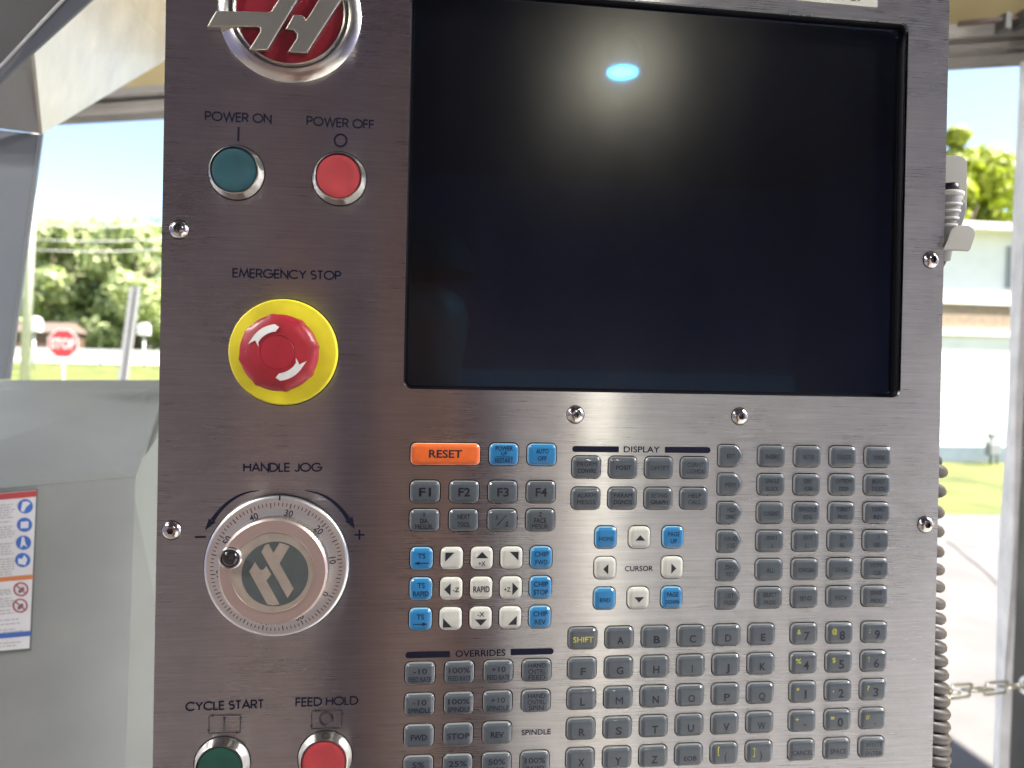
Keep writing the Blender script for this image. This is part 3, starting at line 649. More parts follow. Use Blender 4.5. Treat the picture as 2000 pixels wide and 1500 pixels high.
key('jog', 'w', *at(bJ, 2, 2), lines=(('-X', 14, 9, 0, -9),), shapes=[[(-12, .5), (12, .5), (0, 13)]], label='pale beige key lettered -X over a down triangle')
key('jog', 'w', *at(bJ, 3, 2), shapes=[[(12, -5), (12, 12.5), (-5, 12.5)]], label='pale beige key with triangle in its lower right corner')
key('jog', 'b', *at(bJ, 4, 2), lines=two('CHIP', 'REV', 28, 22, 10, 8))
# overrides
bO = (5.07, 23.91, 179.54, 19.0)
for j, wd_ in enumerate(('FEED RATE', 'SPINDLE')):
    for i, (t_, w_) in enumerate((('-10', 27), ('100%', 42), ('+10', 28))):
        key('main', 'g', *at(bO, i, j), lines=((t_, w_, 10.5, 0, -6), (wd_, 44, 9.5, 0, 9.5)), ink=2)
    key('main', 'g', *at(bO, 3, j), lines=(('HAND', 35, 9.5, 0, -12), ('CNTRL', 36, 9.5, 0, 0), (('FEED', 'SPIN')[j], (34, 30)[j], 9.5, 0, 11.5)), ink=2)
for i, (t_, w_) in enumerate((('FWD', 31), ('STOP', 44), ('REV', 26))): key('main', 'g', *at(bO, i, 2), lines=((t_, w_, 11.5, 0, 1),), ink=2)
for i, t_ in enumerate(('5%', '25%', '50%', '100%')): key('main', 'g', *at(bO, i, 3), lines=((t_, (24, 36, 34, 40)[i], 11, 0, -6), ('RAPID', 35, 9.5, 0, 9.5)), ink=2)
# display
bD = (105.61, 23.33, 53.4, 19.45)
for j, r_ in enumerate(((('PRGRM', 'CONVRS', 39, 37), ('POSIT', None, 31, 0), ('OFFSET', None, 39, 0), ('CURNT', 'COMDS', 34, 37)), (('ALARM', 'MESGS', 37, 37), ('PARAM', 'DGNOS', 37, 37), ('SETNG', 'GRAPH', 34, 36), ('HELP', 'CALC', 27, 28)))):
    for i, (a, b, wa, wb_) in enumerate(r_):
        key('main', 'g', *at(bD, i, j), lines=two(a, b, wa, wb_, 8.6, 6.6) if b else ((a, wa, 9, 0, 0),), ink=0 if i < 2 else 1)
# cursor block
bC = (118.9, 21.73, 97.34, 19.14)
key('jog', 'b', *at(bC, 0, 0), lines=(('HOME', 30, 8, 0, 1.5),)); key('jog', 'w', *at(bC, 1, 0), shapes=[[(-10, 5.5), (0, -5.5), (10.5, 5.5)]], label='pale beige cursor key with up triangle')
key('jog', 'b', *at(bC, 2, 0), lines=two('PAGE', 'UP', 24, 13, 8.8, 7)); key('jog', 'w', *at(bC, 0, 1), shapes=[[(-5.5, 1), (5, -9.5), (5, 11.5)]], label='pale beige cursor key with left triangle')
key('jog', 'w', *at(bC, 2, 1), shapes=[[(6.5, 1), (-4, -9.5), (-4, 11.5)]], label='pale beige cursor key with right triangle')
key('jog', 'b', *at(bC, 0, 2), lines=(('END', 21, 8, 0, 1.5),)); key('jog', 'w', *at(bC, 1, 2), shapes=[[(-10, -3.5), (10.5, -3.5), (0, 7.5)]], label='pale beige cursor key with down triangle')
key('jog', 'b', *at(bC, 2, 2), lines=two('PAGE', 'DOWN', 24, 28, 8.8, 7.5))
# mode block
bM = (226.85, 24.36, 45.6, 18.24)
modes = ['EDIT', ('MEM',), ('MDI', 'DNC'), ('HAND', 'JOG'), ('ZERO', 'RET'), ('LIST', 'PROG')]
tab = [[('INSERT', 31), ('ALTER', 26), ('DELETE', 30), ('UNDO', 25)], [('SINGLE', 30, 'BLOCK', 28), ('DRY', 17, 'RUN', 17), ('OPTION', 35, 'STOP', 21), ('BLOCK', 28, 'DELETE', 29)],
       [('COOLNT', 34), ('SPINDLE', 39, 'JOG', 20), ('TURRET', 31, 'FWD', 22), ('TURRET', 31, 'REV', 20)], [('.0001', 24, '.1', 7), ('.001', 20, '1.', 7), ('.01', 13, '10.', 11), ('.1', 6, '100.', 16)],
       [('ALL', 17.5), ('ORIGIN', 33), ('SINGL', 29), ('HOME', 28, 'G28', 17)], [('SELECT', 29, 'PROG', 25), ('SEND', 26), ('RECV', 26), ('ERASE', 25, 'PROG', 25)]]
md_ = [('EDIT', 18), ('MEM', 22), ('MDI', 17, 'DNC', 19), ('HAND', 27, 'JOG', 18), ('ZERO', 23, 'RET', 17), ('LIST', 18, 'PROG', 25)]
for j in range(6):
    px0 = 1426.8 - j * 1.0; x_, z_ = B(px0, 889.9 + 55.45 * j); z_ = at(bM, 0, j)[1]; t_ = md_[j]
    key('pent', 'g', x_, z_, lines=two(t_[0], t_[2], t_[1], t_[3], 9, 7) if len(t_) > 2 else ((t_[0], t_[1], 9, -2, 0),), ink=1, label='grey pointed key lettered ' + ' '.join(q for q in t_ if isinstance(q, str)))
    for i in range(4):
        t_ = tab[j][i]; key('main', 'g', *at(bM, i, j), lines=two(t_[0], t_[2], t_[1], t_[3], 9, 8) if len(t_) > 2 else ((t_[0], t_[1], 9, 0, 0.5),), ink=1)
# letters
bL = (105.52, 23.45, 160.3, 18.9); bN = (251.6, 24.34, 160.47, 18.88)
rows_ = [['SHIFT'] + list('ABCDE'), list('FGHIJK'), list('LMNOPQ'), list('RSTUVW'), ['X', 'Y', 'Z', 'EOB', '(', ')']]
LW = {'I': 2.2, 'M': 15, 'W': 17, 'O': 14, 'Q': 14, 'G': 14, 'EOB': 27, '(': 5, ')': 5, 'J': 8.5, 'L': 9.5, 'E': 10.5, 'F': 10.5}
for j, r_ in enumerate(rows_):
    for i, t_ in enumerate(r_):
        if t_ == 'SHIFT':
            key('main', 'g', *at(bL, i, j), yellow=('SHIFT', 41, 11, 0, 1), label='grey key lettered SHIFT in yellow')
        else:
            key('main', 'g', *at(bL, i, j), lines=((t_, LW.get(t_, 13), 9 if t_ == 'EOB' else 15, 1, 4 if t_ != 'EOB' else 5),), ink=2, yellow={'(': ('[', 4, 14, -14, -9), ')': (']', 4, 14, -14, -4)}.get(t_))
nums = [[('7', '&'), ('8', '@'), ('9', ':')], [('4', '%'), ('5', '$'), ('6', '!')], [('1', '*'), ('2', ','), ('3', '?')], [('-', '+'), ('0', '='), ('.', '#')]]
NW = {'1': 4.5, '-': 7, '.': 4}; YWd = {'&': 8, '@': 11, ':': 2.2, '%': 12, '$': 7, '!': 2.2, '*': 6, ',': 2.2, '?': 5, '+': 8, '=': 8, '#': 8}
for j in range(4):
    for i in range(3):
        a, b = nums[j][i]
        key('main', 'g', *at(bN, i, j), lines=((a, NW.get(a, 12), 18 if a not in '-.' else 14, 3, 3),), ink=2, yellow=(b, YWd[b], 10, -14, -6), label='grey key marked %s with small yellow %s' % ({'-': 'minus', '.': 'point'}.get(a, a), b))
key('main', 'g', *at(bN, 0, 4), lines=(('CANCEL', 44, 9.5, 0, 3),), ink=2); key('main', 'g', *at(bN, 1, 4), lines=(('SPACE', 36, 10, 0, 3),), ink=2)
key('main', 'g', *at(bN, 2, 4), lines=(('WRITE', 38, 9.5, 1, -8), ('ENTER', 38, 9.5, 1, 10)), shapes=[[(-18, .6), (20, .6), (20, 1.6), (-18, 1.6)]], ink=1)

# screen opening
SX0, SX1, SZ0, SZ1 = -.0083, .3155, -.0066, .2395
holes.append(rrect((SX0 + SX1) / 2, (SZ0 + SZ1) / 2, SX1 - SX0, SZ1 - SZ0, .0052, 8))
# face plate with every hole cut through it
def faceplate():
    cu = bpy.data.curves.new('p', 'CURVE'); cu.dimensions = '2D'; cu.fill_mode = 'BOTH'; cu.extrude = .00125
    outer = round_poly([(.3441, .34), (-.1494, .34), (-.1494, -.33), (.3441, -.33)], .004, 4)
    for pts in [outer] + holes:
        sp = cu.splines.new('POLY'); sp.points.add(len(pts) - 1)
        for i, (x, z) in enumerate(pts): sp.points[i].co = (x, z, 0, 1)
        sp.use_cyclic_u = True
    ob = bpy.data.objects.new('p', cu); C.objects.link(ob); dg = bpy.context.evaluated_depsgraph_get()
    me = bpy.data.meshes.new_from_object(ob.evaluated_get(dg)); bpy.data.objects.remove(ob)
    for v in me.vertices: v.co = (v.co.x, -(v.co.z - .00125), v.co.y)
    while me.uv_layers: me.uv_layers.remove(me.uv_layers[0])
    uv = me.uv_layers.new(name='UVMap'); 
    co = np.zeros(len(me.vertices) * 3); me.vertices.foreach_get('co', co); co = co.reshape(-1, 3); li = np.zeros(len(me.loops), int); me.loops.foreach_get('vertex_index', li)
    uvs = np.c_[co[li, 0] + .2, co[li, 2] + .5]; uv.data.foreach_set('uv', uvs.ravel())
    me.polygons.foreach_set('use_smooth', [False] * len(me.polygons))
    bm = bmesh.new(); bm.from_mesh(me); bmesh.ops.remove_doubles(bm, verts=bm.verts, dist=1e-7); bmesh.ops.recalc_face_normals(bm, faces=bm.faces); bm.to_mesh(me); bm.free()
    return link('faceplate', me, P, STEEL)
fp = faceplate()
box('housing', -.1468, .3412, .0148, .105, -.327, .337, P, mat('dark_grey_housing', (.22, .22, .22), .5, noise=(20, .1, 4)))
box('keypad_backing', -.010, .334, .0030, .0045, -.300, -.030, P, BLACKP)
# recessed screen: black surround walls and the glass
g = Geo()
outer = rrect((SX0 + SX1) / 2, (SZ0 + SZ1) / 2, SX1 - SX0 + .0002, SZ1 - SZ0 + .0002, .0052, 8); n = len(outer); inn = inset(outer, .0016)
steps = [(outer, .0027), (outer, .0040), (inset(outer, .0006), .0046), (inset(outer, .0012), .0062)]
for k, (o_, y_) in enumerate(steps): g.v += [(x, y_, z) for x, z in o_]
for k in range(len(steps) - 1):
    for i in range(n): g.f.append((k * n + i, k * n + (i + 1) % n, (k + 1) * n + (i + 1) % n, (k + 1) * n + i))
g.build('screen_gasket', P, BLACKG)
g = Geo(); a_ = inset(outer, .0011); b_ = inset(outer, .0024)
g.v = [(x, .0062, z) for x, z in a_] + [(x, .0062, z) for x, z in b_] + [(x, .0072, z) for x, z in inset(outer, .0026)]
for k in (0, 1):
    for i in range(n): g.f.append((k * n + i, k * n + (i + 1) % n, (k + 1) * n + (i + 1) % n, (k + 1) * n + i))
g.build('screen_border', P, mat('screen_border_black', (.003, .003, .006), .7, spec=.1))
sw = Geo(); SXa, SXb, SZa, SZb = SX0 + .0020, SX1 - .0020, SZ0 + .0020, SZ1 - .0020
sw.add(*box_data(SXa, SXb, .0067, .0073, SZa, SZb))
part_label(sw.build('screen', P, screen_mat()), 'dark switched-off display glass')
box('screen_back', SX0 - .003, SX1 + .003,   .0076, .0142, SZ0 - .003, SZ1 + .003, P, BLACKP)

# captions printed on the steel
def cap(text, g): part_label(g.build('lettering', P, NAVY), 'dark lettering %s' % text)
cap('POWER ON', geo_text('POWER ON', (400, 226.5), (531, 232.5), 18.5)); cap('POWER OFF', geo_text('POWER OFF', (598.5, 236), (731.5, 244), 18.5))
cap('EMERGENCY STOP', geo_text('EMERGENCY STOP', (454, 533), (667, 538.5), 18)); cap('HANDLE JOG', geo_text('HANDLE JOG', (475, 913), (629.5, 912.5), 17.5))
cap('CYCLE START', geo_text('CYCLE START', (362, 1380), (516, 1374.5), 17.5)); cap('FEED HOLD', geo_text('FEED HOLD', (577, 1371.5), (700, 1367.5), 17.5))
def px_poly(g, pts, y=-.0003, h=0): g.add([(B(a, b, h)[0], y, B(a, b, h)[1]) for a, b in pts], [tuple(range(len(pts)))])
def px_line(g, pts, t, y=-.0003):
    vs, fs = ribbon([B(*p) for p in pts], t / 3190, y); g.add(vs, fs)
g = Geo(); px_line(g, [(466.3, 248), (465.3, 276.5)], 3.8); part_label(g.build('power_on_mark', P, NAVY), 'vertical stroke over the green button')
g = Geo(); px_line(g, [(665.3 + 11.8 * math.cos(rad(a)), 274.5 + 11.8 * math.sin(rad(a))) for a in range(0, 361, 12)], 3.8); part_label(g.build('power_off_mark', P, NAVY), 'ring over the red button')
def frame_mark(name, c, mark):
    g = Geo(); (x0, y0), (x1, y1) = c
    px_line(g, [(x1, y0 - 1), (x0 + 3, y0)], 1.9); px_line(g, [(x0, y0 + 1), (x0 - .5, y1 - 2)], 1.9, -.00031); px_line(g, [(x0 - .5, y1), (x1 - 2, y1 - 2)], 2.2, -.00032); px_line(g, [(x1 - 1, y1 - 2), (x1, y0 + 2)], 2.0, -.00033)
    for (ax_, ay), (dx, dy) in (((x0, y0 + .2), (-1, 0)), ((x0 - .5, y1 + 1), (0, 1)), ((x1, y1 - 2), (1, 0)), ((x1, y0 - 1), (0, -1))):
        px_poly(g, [(ax_ + dx * .5, ay + dy * .5), (ax_ - dx * 9 + dy * 2.9, ay - dy * 9 + dx * 2.9), (ax_ - dx * 9 - dy * 2.9, ay - dy * 9 - dx * 2.9)], -.00036)
    if mark == 'I': px_line(g, [(438.5, 1400), (437.3, 1427.5)], 3.6)
    else: px_line(g, [(637.5 + 12.3 * math.cos(rad(a)), 1404 + 12.3 * math.sin(rad(a))) for a in range(0, 361, 12)], 4.2)
    g.build(name, P, ink_mat('chipped_ink_' + mark, (.012, .012, .02), (.30, .29, .28), .22))
frame_mark('cycle_start_mark', ((408.5, 1397), (470, 1432)), 'I'); frame_mark('feed_hold_mark', ((609, 1388), (668, 1423)), 'O')
# headings with rounded bars
def heading(text, tx0, tx1, ty0, ty1, hpx, bars):
    g = Geo(); (x0, z0), (x1, z1) = B(tx0, ty0), B(tx1, ty1)
    g.add(*text_box(text, (x0 + x1) / 2, (z0 + z1) / 2, x1 - x0, hpx / 3170, -.0003, rot=0, bold=.012)); part_label(g.build('lettering', P, NAVY), 'dark lettering %s' % text)
    for (a, b, side) in bars:
        (u0, w0), (u1, w1) = B(*a), B(*b); hh = 5.9 / 3170; w0 = w1 = (w0 + w1) / 2
        pts = [(u1, w1 - hh), (u1, w1 + hh)] + [(u0 + hh + hh * math.cos(rad(t)), w0 + hh * math.sin(rad(t))) for t in range(90, 271, 15)] if side < 0 else \
              [(u0, w0 + hh), (u0, w0 - hh)] + [(u1 - hh + hh * math.cos(rad(t)), w1 + hh * math.sin(rad(t))) for t in range(-90, 91, 15)]
        Geo().poly(pts, -.0003).build('heading_bar', P, NAVY)
heading('DISPLAY', 1218, 1288.5, 877.5, 878, 11.8, [((1117.4, 877.2), (1208.6, 877.2), -1), ((1298.5, 878.9), (1387.4, 878.9), 1)])
heading('OVERRIDES', 889.5, 987, 1277, 1274, 12.5, [((791.7, 1279.5), (878.7, 1277.6), -1), ((997.3, 1273.8), (1081.3, 1271.5), 1)])
heading('SPINDLE', 1018.5, 1075.5, 1430.5, 1428.5, 10.5, []); heading('CURSOR', 1220, 1275.3, 1110.7, 1110, 10.3, [])

# screws
def screw(px, py):
    x, z = B(px, py, .002); a0 = random.uniform(0, 1)
    root = lathe('screw', [(.0052, 0), (.0054, .0004), (.0051, .0012), (.0042, .0021), (.0030, .0027), (.0022, .0029), (.0018, .0029)], P, CHROME2, 40, (x, z),
                 mod=lambda a, j: 1 if j < 5 else 1 + .13 * math.cos(6 * a + a0))
    lathe('socket', [(.0019, .0029), (.0018, .0010), (0.0006, .0006), (0, .0006)], root, mat('screw_socket', (.10, .10, .09), .25, 1.0), 40, (x, z), mod=lambda a, j: 1 + .13 * math.cos(6 * a + a0))
    lathe('painted_shadow_ring', [(.0058, .0), (.0058, .00015), (.0050, .00016)], root, BLACKP, 32, (x, z))  # black ring painted as contact shadow round the screw head
for q in ((347.5, 447), (333.5, 1037), (1125, 810), (1447, 813.5), (1822, 507), (1811, 1025.5)): screw(*q)

# push buttons
def push_button(px, py, col, label):
    x, z = B(px, py)
    rt = lathe('button_bezel', [(0.01597, 0), (0.01606, .0006), (0.01569, .0016), (0.01436, .0058), (0.01389, .0070), (0.01332, .0072), (0.01314, .0066), (0.01314, .0030)], P, CHROME, 72, (x, z))
    part_label(rt, 'chrome bezel of the %s' % label)
    c = lathe('button_cap', [(0.01285, .0030), (0.01285, .0062), (0.01257, .0067), (0.01134, .0070), (.0080, .0066), (0, .0064)], rt, col, 64, (x, z)); part_label(c, label)
    lathe('button_seat', [(0.01654, .0), (0.01654, .0002), (0.01588, .0003)], rt, BLACKP, 48, (x, z))
GRN1 = mat('teal_green_cap', (.008, .060, .075), .5, noise=(95, .15, 7)); GRN2 = mat('green_cap', (.006, .052, .036), .5, noise=(95, .15, 7)); REDC = mat('coral_red_cap', (.34, .034, .04), .5, noise=(95, .15, 7))
push_button(462.2, 337.8, GRN1, 'green power on button'); push_button(663, 349.5, REDC, 'red power off button')
push_button(434.5, 1491, GRN2, 'green cycle start button'); push_button(635.2, 1479, REDC, 'red feed hold button')

# emergency stop
ex, ez = B(555.8, 688)
es = lathe('emergency_stop', [(.0311, 0), (.0314, .0012), (.0312, .0042), (.0304, .0052), (.0240, .0060), (.0170, .0062), (.0170, .0)], P, YEL_M, 96, (ex, ez)); part_label(es, 'round yellow base of the emergency stop')
lathe('base_shadow_ring', [(.0320, 0), (.0320, .0003), (.0311, .0004)], es, BLACKP, 64, (ex, ez))  # black ring painted as contact shadow round the yellow base
def scal(a, j):
    k = (a * 8 / (2 * math.pi) + .25) % 1; return 1 if j > 5 else 1 + .035 * math.exp(-((k - .5) / .10) ** 2)
kn = lathe('mushroom_head', [(.0120, .006), (.0120, .0120), (.0205, .0130), (.0218, .0145), (.0220, .0180), (.0213, .0205), (.0190, .0222), (.0150, .0230), (.0098, .0234), (.0096, .0231), (.0093, .0234), (.0050, .0236), (0, .0237)], es, RED_M, 160, (ex, ez - .0009), mod=scal)
part_label(kn, 'red twist-release mushroom head')
HX, HZ = ex, ez - .0009
def curved_arrow(a_tail, a_head, r0=.0118, r1=.0160):
    g = Geo(); n_ = 16; sgn = 1 if a_head > a_tail else -1; rm = (r0 + r1) / 2
    def pt(a, r): return (HX + r * math.cos(rad(a)), HZ + r * math.sin(rad(a)))
    def hgt(r): return -(.0240 - max(0, r - .0098) ** 1.9 * 11.0)
    for k in range(n_):
        a, b = a_tail + (a_head - a_tail) * k / n_, a_tail + (a_head - a_tail) * (k + 1) / n_
        q = [(a, r0), (a, rm), (a, r1), (b, r1), (b, rm), (b, r0)]
        g.add([(pt(t, r)[0], hgt(r), pt(t, r)[1]) for t, r in q], [(0, 1, 4, 5), (1, 2, 3, 4)])
    b = a_head; tip = a_head + sgn * 9
    g.add([(pt(t, r)[0], hgt(r), pt(t, r)[1]) for t, r in ((b, r0), (b, rm), (b, r1), (tip, rm + .0004))], [(0, 1, 3), (1, 2, 3)])
    t = a_tail; o2 = a_tail - sgn * 13
    g.add([(pt(q, r)[0], hgt(r), pt(q, r)[1]) for q, r in ((t, r0), (t, rm), (t, r1), (o2, r0 - .0012), (o2, r1 + .0008))], [(0, 1, 3), (1, 2, 4)])
    return g
curved_arrow(152, 96).build('curved_arrow', es, WHITE_M); curved_arrow(152 - 180, 96 - 180).build('curved_arrow', es, WHITE_M)

# handwheel
wx, wz = B(543.3, 1103.5)
def solve_r(): 
    a, b = B(400.5, 1103)[0], B(686, 1103)[0]; return (b - a) / 2
WR = solve_r(); print('wheel r', WR)
hw = lathe('handwheel_base', [(WR, 0), (WR + .0002, .0008), (WR - .0004, .0012)], P, BLACKP, 96, (wx, wz)); part_label(hw, 'black seat of the handle jog wheel')
dial = lathe('handwheel_dial', [(WR - .0008, .0005), (WR - .0008, .0034), (WR - .0014, .0040), (WR - .0030, .0042), (WR - .0036, .0040), (.0310, .0058), (.0290, .0060)], P, mat('dial_aluminium', (.74, .77, .78), .31, .92, noise=(900, .05, 2)), 160, (wx, wz))
part_label(dial, 'silver dial ring numbered in tens')
g = Geo(); gt = Geo()
r_hi, r_lo = WR - .0036, .0310
def hy(r): return -(.0040 + (r_hi - r) / (r_hi - r_lo) * .0018 + .00012)
for k in range(100):
    a = rad(-29.5 + 3.6 * k); L_ = .0030 if k % 5 == 0 else .0020; t_ = .00056 if k % 5 == 0 else .00046
    r1 = WR - .0044; r0 = r1 - L_; ca, sa = math.cos(a), math.sin(a)
    g.add([(wx + r * ca - s_ * t_ / 2 * sa, hy(r), wz + r * sa + s_ * t_ / 2 * ca) for r, s_ in ((r0, -1), (r1, -1), (r1, 1), (r0, 1))], [(0, 1, 2, 3)])
for k in range(10):
    a = rad(-29.5 + 36 * k); r = WR - .0098; n_ = str(k * 10)
    vs, fs = text_box(n_, 0, 0, None, .0037, 0, rot=a - math.pi / 2, bold=.012)
    g.add([(wx + r * math.cos(a) + v[0], hy(math.hypot(wx + r * math.cos(a) + v[0] - wx, r * math.sin(a) + v[2])) - .0001, wz + r * math.sin(a) + v[2]) for v in vs], fs)
g.build('dial_graduations', dial, INK)
g = Geo(); px_line(g, [(549.3, 965), (548.7, 975)], 3.2, -.0046); g.build('index_mark', dial, INK)
# knurled knob
cyl = lambda a, j: 1
def knurl(a, j): return 1 + (.018 * (1 if int(a / (2 * math.pi) * 240 + .5) % 2 else 0) if j in (1, 2) else 0)
KR = .0304
body = lathe('handwheel_knob', [(KR, .0050), (KR, .0068), (KR, .0154), (KR - .0004, .0162), (KR - .0010, .0168), (.0232, .0170), (.0231, .0175), (.0229, .0170), (.0100, .0170), (0, .0170)], P,
    mat('anodised_knob', (.56, .46, .42), .40, .9, noise=(50, .05, 5)), 240, (wx, wz), mod=knurl)  # pink reflection of skin is put into the metal's colour
part_label(body, 'knurled aluminium hand wheel knob')
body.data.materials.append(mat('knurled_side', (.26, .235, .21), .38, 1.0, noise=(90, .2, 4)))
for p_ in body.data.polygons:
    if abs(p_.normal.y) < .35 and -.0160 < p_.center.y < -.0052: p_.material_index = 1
def W2(px, py, h=.0180): return B(px, py, h)
def kz(q): return (420 + q[0] / 8.333, 1050 + q[1] / 8.333)
LH = .0173
ln = Geo().poly([(wx + .0229 * math.cos(2 * math.pi * i / 64), wz + .0229 * math.sin(2 * math.pi * i / 64)) for i in range(64)], -.01712)
ln.build('knob_inlay', body, mat('worn_inlay', (.44, .39, .33), .5, .8, noise=(160, .10, 6)))
ic = W2(*kz((978, 592)), LH); ir = 514 / 8.333 / 3190 * (D - LH) / D
Geo().poly([(ic[0] + ir * math.cos(2 * math.pi * i / 72), ic[1] + ir * math.sin(2 * math.pi * i / 72)) for i in range(72)], -.01720).build('dark_roundel', body, mat('dark_roundel', (.055, .068, .068), .5, noise=(120, .15, 4)))
g = Geo()
p1 = [(812, 125), (755, 235), (1180, 985), (1280, 830), (1050, 420), (1215, 140), (1130, 105), (1050, 85), (950, 250), (872, 100)]
p2 = [(650, 400), (555, 550), (850, 1088), (950, 1105), (1052, 1085), (835, 700), (915, 600), (835, 465), (790, 515), (755, 530), (725, 510)]
for p_ in (p1, p2): g.add([(W2(*kz(q), LH)[0], -LH, W2(*kz(q), LH)[1]) for q in p_], [tuple(range(len(p_)))])
bmx = g.build('roundel_emblem', body, MATS['worn_inlay'])
fx, fz = W2(450, 1089.8, .0180)
fk = lathe('finger_knob_socket', [(.0062, .0170), (.0064, .0186), (.0058, .0192), (.0050, .0190), (.0047, .0180)], body, CHROME, 48, (fx, fz)); part_label(fk, 'bright ring round the finger knob')
lathe('finger_knob', [(.0047, .0180), (.0046, .0188), (.0040, .0198), (.0028, .0204), (.0014, .0203), (0, .0200)], body, mat('black_gloss', (.012, .013, .014), .15, coat=.6), 40, (fx, fz))
# direction arrows round the wheel
def swoosh(pts_px, widths, head):
    g = Geo(); P_ = [Vector(B(*p)) for p in pts_px]; n_ = len(P_); vs = []
    for i, p in enumerate(P_):
        t = (P_[min(i + 1, n_ - 1)] - P_[max(0, i - 1)]).normalized(); nn = Vector((-t.y, t.x)); w = widths[i] / 3190 / 2
        vs += [(p.x + nn.x * w, -.0003, p.y + nn.y * w), (p.x - nn.x * w, -.0003, p.y - nn.y * w)]
    g.add(vs, [(2 * i, 2 * i + 1, 2 * i + 3, 2 * i + 2) for i in range(n_ - 1)]); px_poly(g, head, -.00032); return g
cz = lambda q: (300 + q[0] / 3.41, 840 + q[1] / 3.41)
def bez(a, b, c, n_=16): return [tuple((1 - t) ** 2 * a[k] + 2 * t * (1 - t) * b[k] + t * t * c[k] for k in (0, 1)) for t in [i / n_ for i in range(n_ + 1)]]
lp = [cz(q) for q in bez((707, 403), (520, 410), (393, 600))]; rp = [cz(q) for q in bez((1010, 403), (1200, 425), (1300, 600))]
part_label(swoosh(lp, [1 + 7.0 * (i / 16) ** .8 for i in range(17)], [cz(q) for q in ((343, 668), (368, 590), (416, 612))]).build('direction_arrow', P, NAVY), 'curved arrow to minus')
part_label(swoosh(rp, [1 + 7.0 * (i / 16) ** .8 for i in range(17)], [cz(q) for q in ((1341, 657), (1275, 607), (1325, 575))]).build('direction_arrow', P, NAVY), 'curved arrow to plus')
g = Geo(); px_line(g, [cz((275, 712)), cz((349, 711))], 3.4); part_label(g.build('minus_sign', P, NAVY), 'minus sign')
g = Geo(); px_line(g, [cz((1337, 697)), cz((1405, 697))], 3.2); px_line(g, [cz((1371, 662)), cz((1371, 730))], 3.2, -.00031); part_label(g.build('plus_sign', P, NAVY), 'plus sign')

# round metal emblem at the top
bx, bz = B(567.5, 26); ER = 136 / 3190 * .972
em = lathe('round_emblem', [(ER, 0), (ER, .0012), (ER - .0010, .0022), (ER - .0068, .0046), (ER - .0074, .0046), (ER - .0080, .0030), (ER - .0086, .0030), (ER - .0092, .0046), (ER - .0100, .0048), (ER - .0112, .0030), (ER - .0112, .0015), (0, .0015)], P, CHROME, 128, (bx, bz))
part_label(em, 'chrome ring of the round emblem')
lathe('emblem_field', [(ER - .0112, .0028), (0, .0028)], em, mat('maroon_enamel', (.20, .010, .020), .35, coat=.3, noise=(30, .06, 4)), 96, (bx, bz))
def ec(q): return (300 + q[0] / 3.571, q[1] / 3.571)
hA = [(435, 75), (372, 188), (560, 184), (722, 187), (742, 196), (742, 222), (665, 345), (795, 348), (1005, 0), (1120, -190), (985, -190), (870, 0), (820, 78), (808, 83)]
hB = [(975, 103), (918, 203), (975, 210), (998, 236), (997, 268), (935, 362), (1070, 370), (1310, 0), (1420, -170), (1275, -175), (1150, 0), (1078, 118), (1060, 135), (1052, 118), (1035, 105)]
def logo(pts, nm):
    o = prism(nm, [B(*ec(q), .006) for q in pts], .0022, .0064, em, mat('satin_nickel', (.52, .50, .44), .34, 1.0, noise=(60, .05, 3)), bev=.0007); return o
part_label(logo(hA, 'emblem_letter_stroke'), 'left raised stroke of the emblem with long pointed arm'); part_label(logo(hB, 'emblem_letter_stroke'), 'right raised stroke of the emblem')

# number label at the top edge
g = Geo(); tl = [(1380, -68), (1716, -42), (1713, 15), (1545, .5), (1379, -14)]
g.add([(B(*q)[0], -.0004, B(*q)[1]) for q in tl], [tuple(range(5))]); nl = g.build('number_label', P, mat('label_stock', (.42, .43, .36), .6)); part_label(nl, 'white tape label with black characters')
g = Geo()
for ch, px, w_ in (('F', 1649, 9), ('2', 1665.5, 11), ('7', 1679, 10)):
    x_, z_ = B(px, -8.5 + (px - 1649) * .09, 0); g.add(*text_box(ch, x_, z_, w_ / 3190, 19 / 3190, -.0006, rot=-.0, bold=.03))
g.build('label_print', nl, INK)

# ---------------------------------------------------------------- hand unit, its bracket and coiled cord
BRKT = mat('bracket_grey', (.30, .30, .27), .5, noise=(20, .05, 4))
yb = .055
def LP(px, py, y): d = ray(px, py); k = (D + y) / d.y; return (d.x * k, y, d.z * k)
def slab(name, pts, y, th, parent, m_, rr=None):
    Q = [LP(px, py, y) for px, py in pts]; pp = [(q[0], q[2]) for q in Q]
    return prism(name, pp, -y - th, -y, parent, m_, bev=.0006)
br = slab('bracket_plate', [(1790, 303), (1872, 303), (1879, 305), (1886, 310), (1889, 317), (1889.5, 325), (1889, 390), (1889, 405), (1879, 440), (1790, 440)], .030, .002, P, BRKT)
part_label(br, 'grey rounded plate of the side holster')
part_label(slab('bracket_lip', [(1846, 488), (1856, 466), (1861, 450), (1868, 442), (1879, 439), (1893, 440), (1902, 446), (1905.5, 455), (1904, 464), (1896, 487), (1893, 490)], -.004, .002, P, BRKT), 'grey front lip of the side holster')
part_label(slab('bracket_foot', [(1790, 490), (1857, 491), (1848, 515), (1841, 526), (1790, 545)], .012, .002, P, mat('bracket_shade', (.22, .19, .16), .5)), 'lower tab of the side holster')
hu = tag(empty('hand_unit', PM @ Vector((.348, .015, .07))), 'pale grey ribbed hand unit with black cap held in the side bracket', 'hand unit')
hu.rotation_euler = (-TILT, 0, 0)
HUM = PM @ Vector((.348, .015, .07)); hux, _, huz = LP(1840, 460, .014)
huloc = Vector((.348, .015, .07))
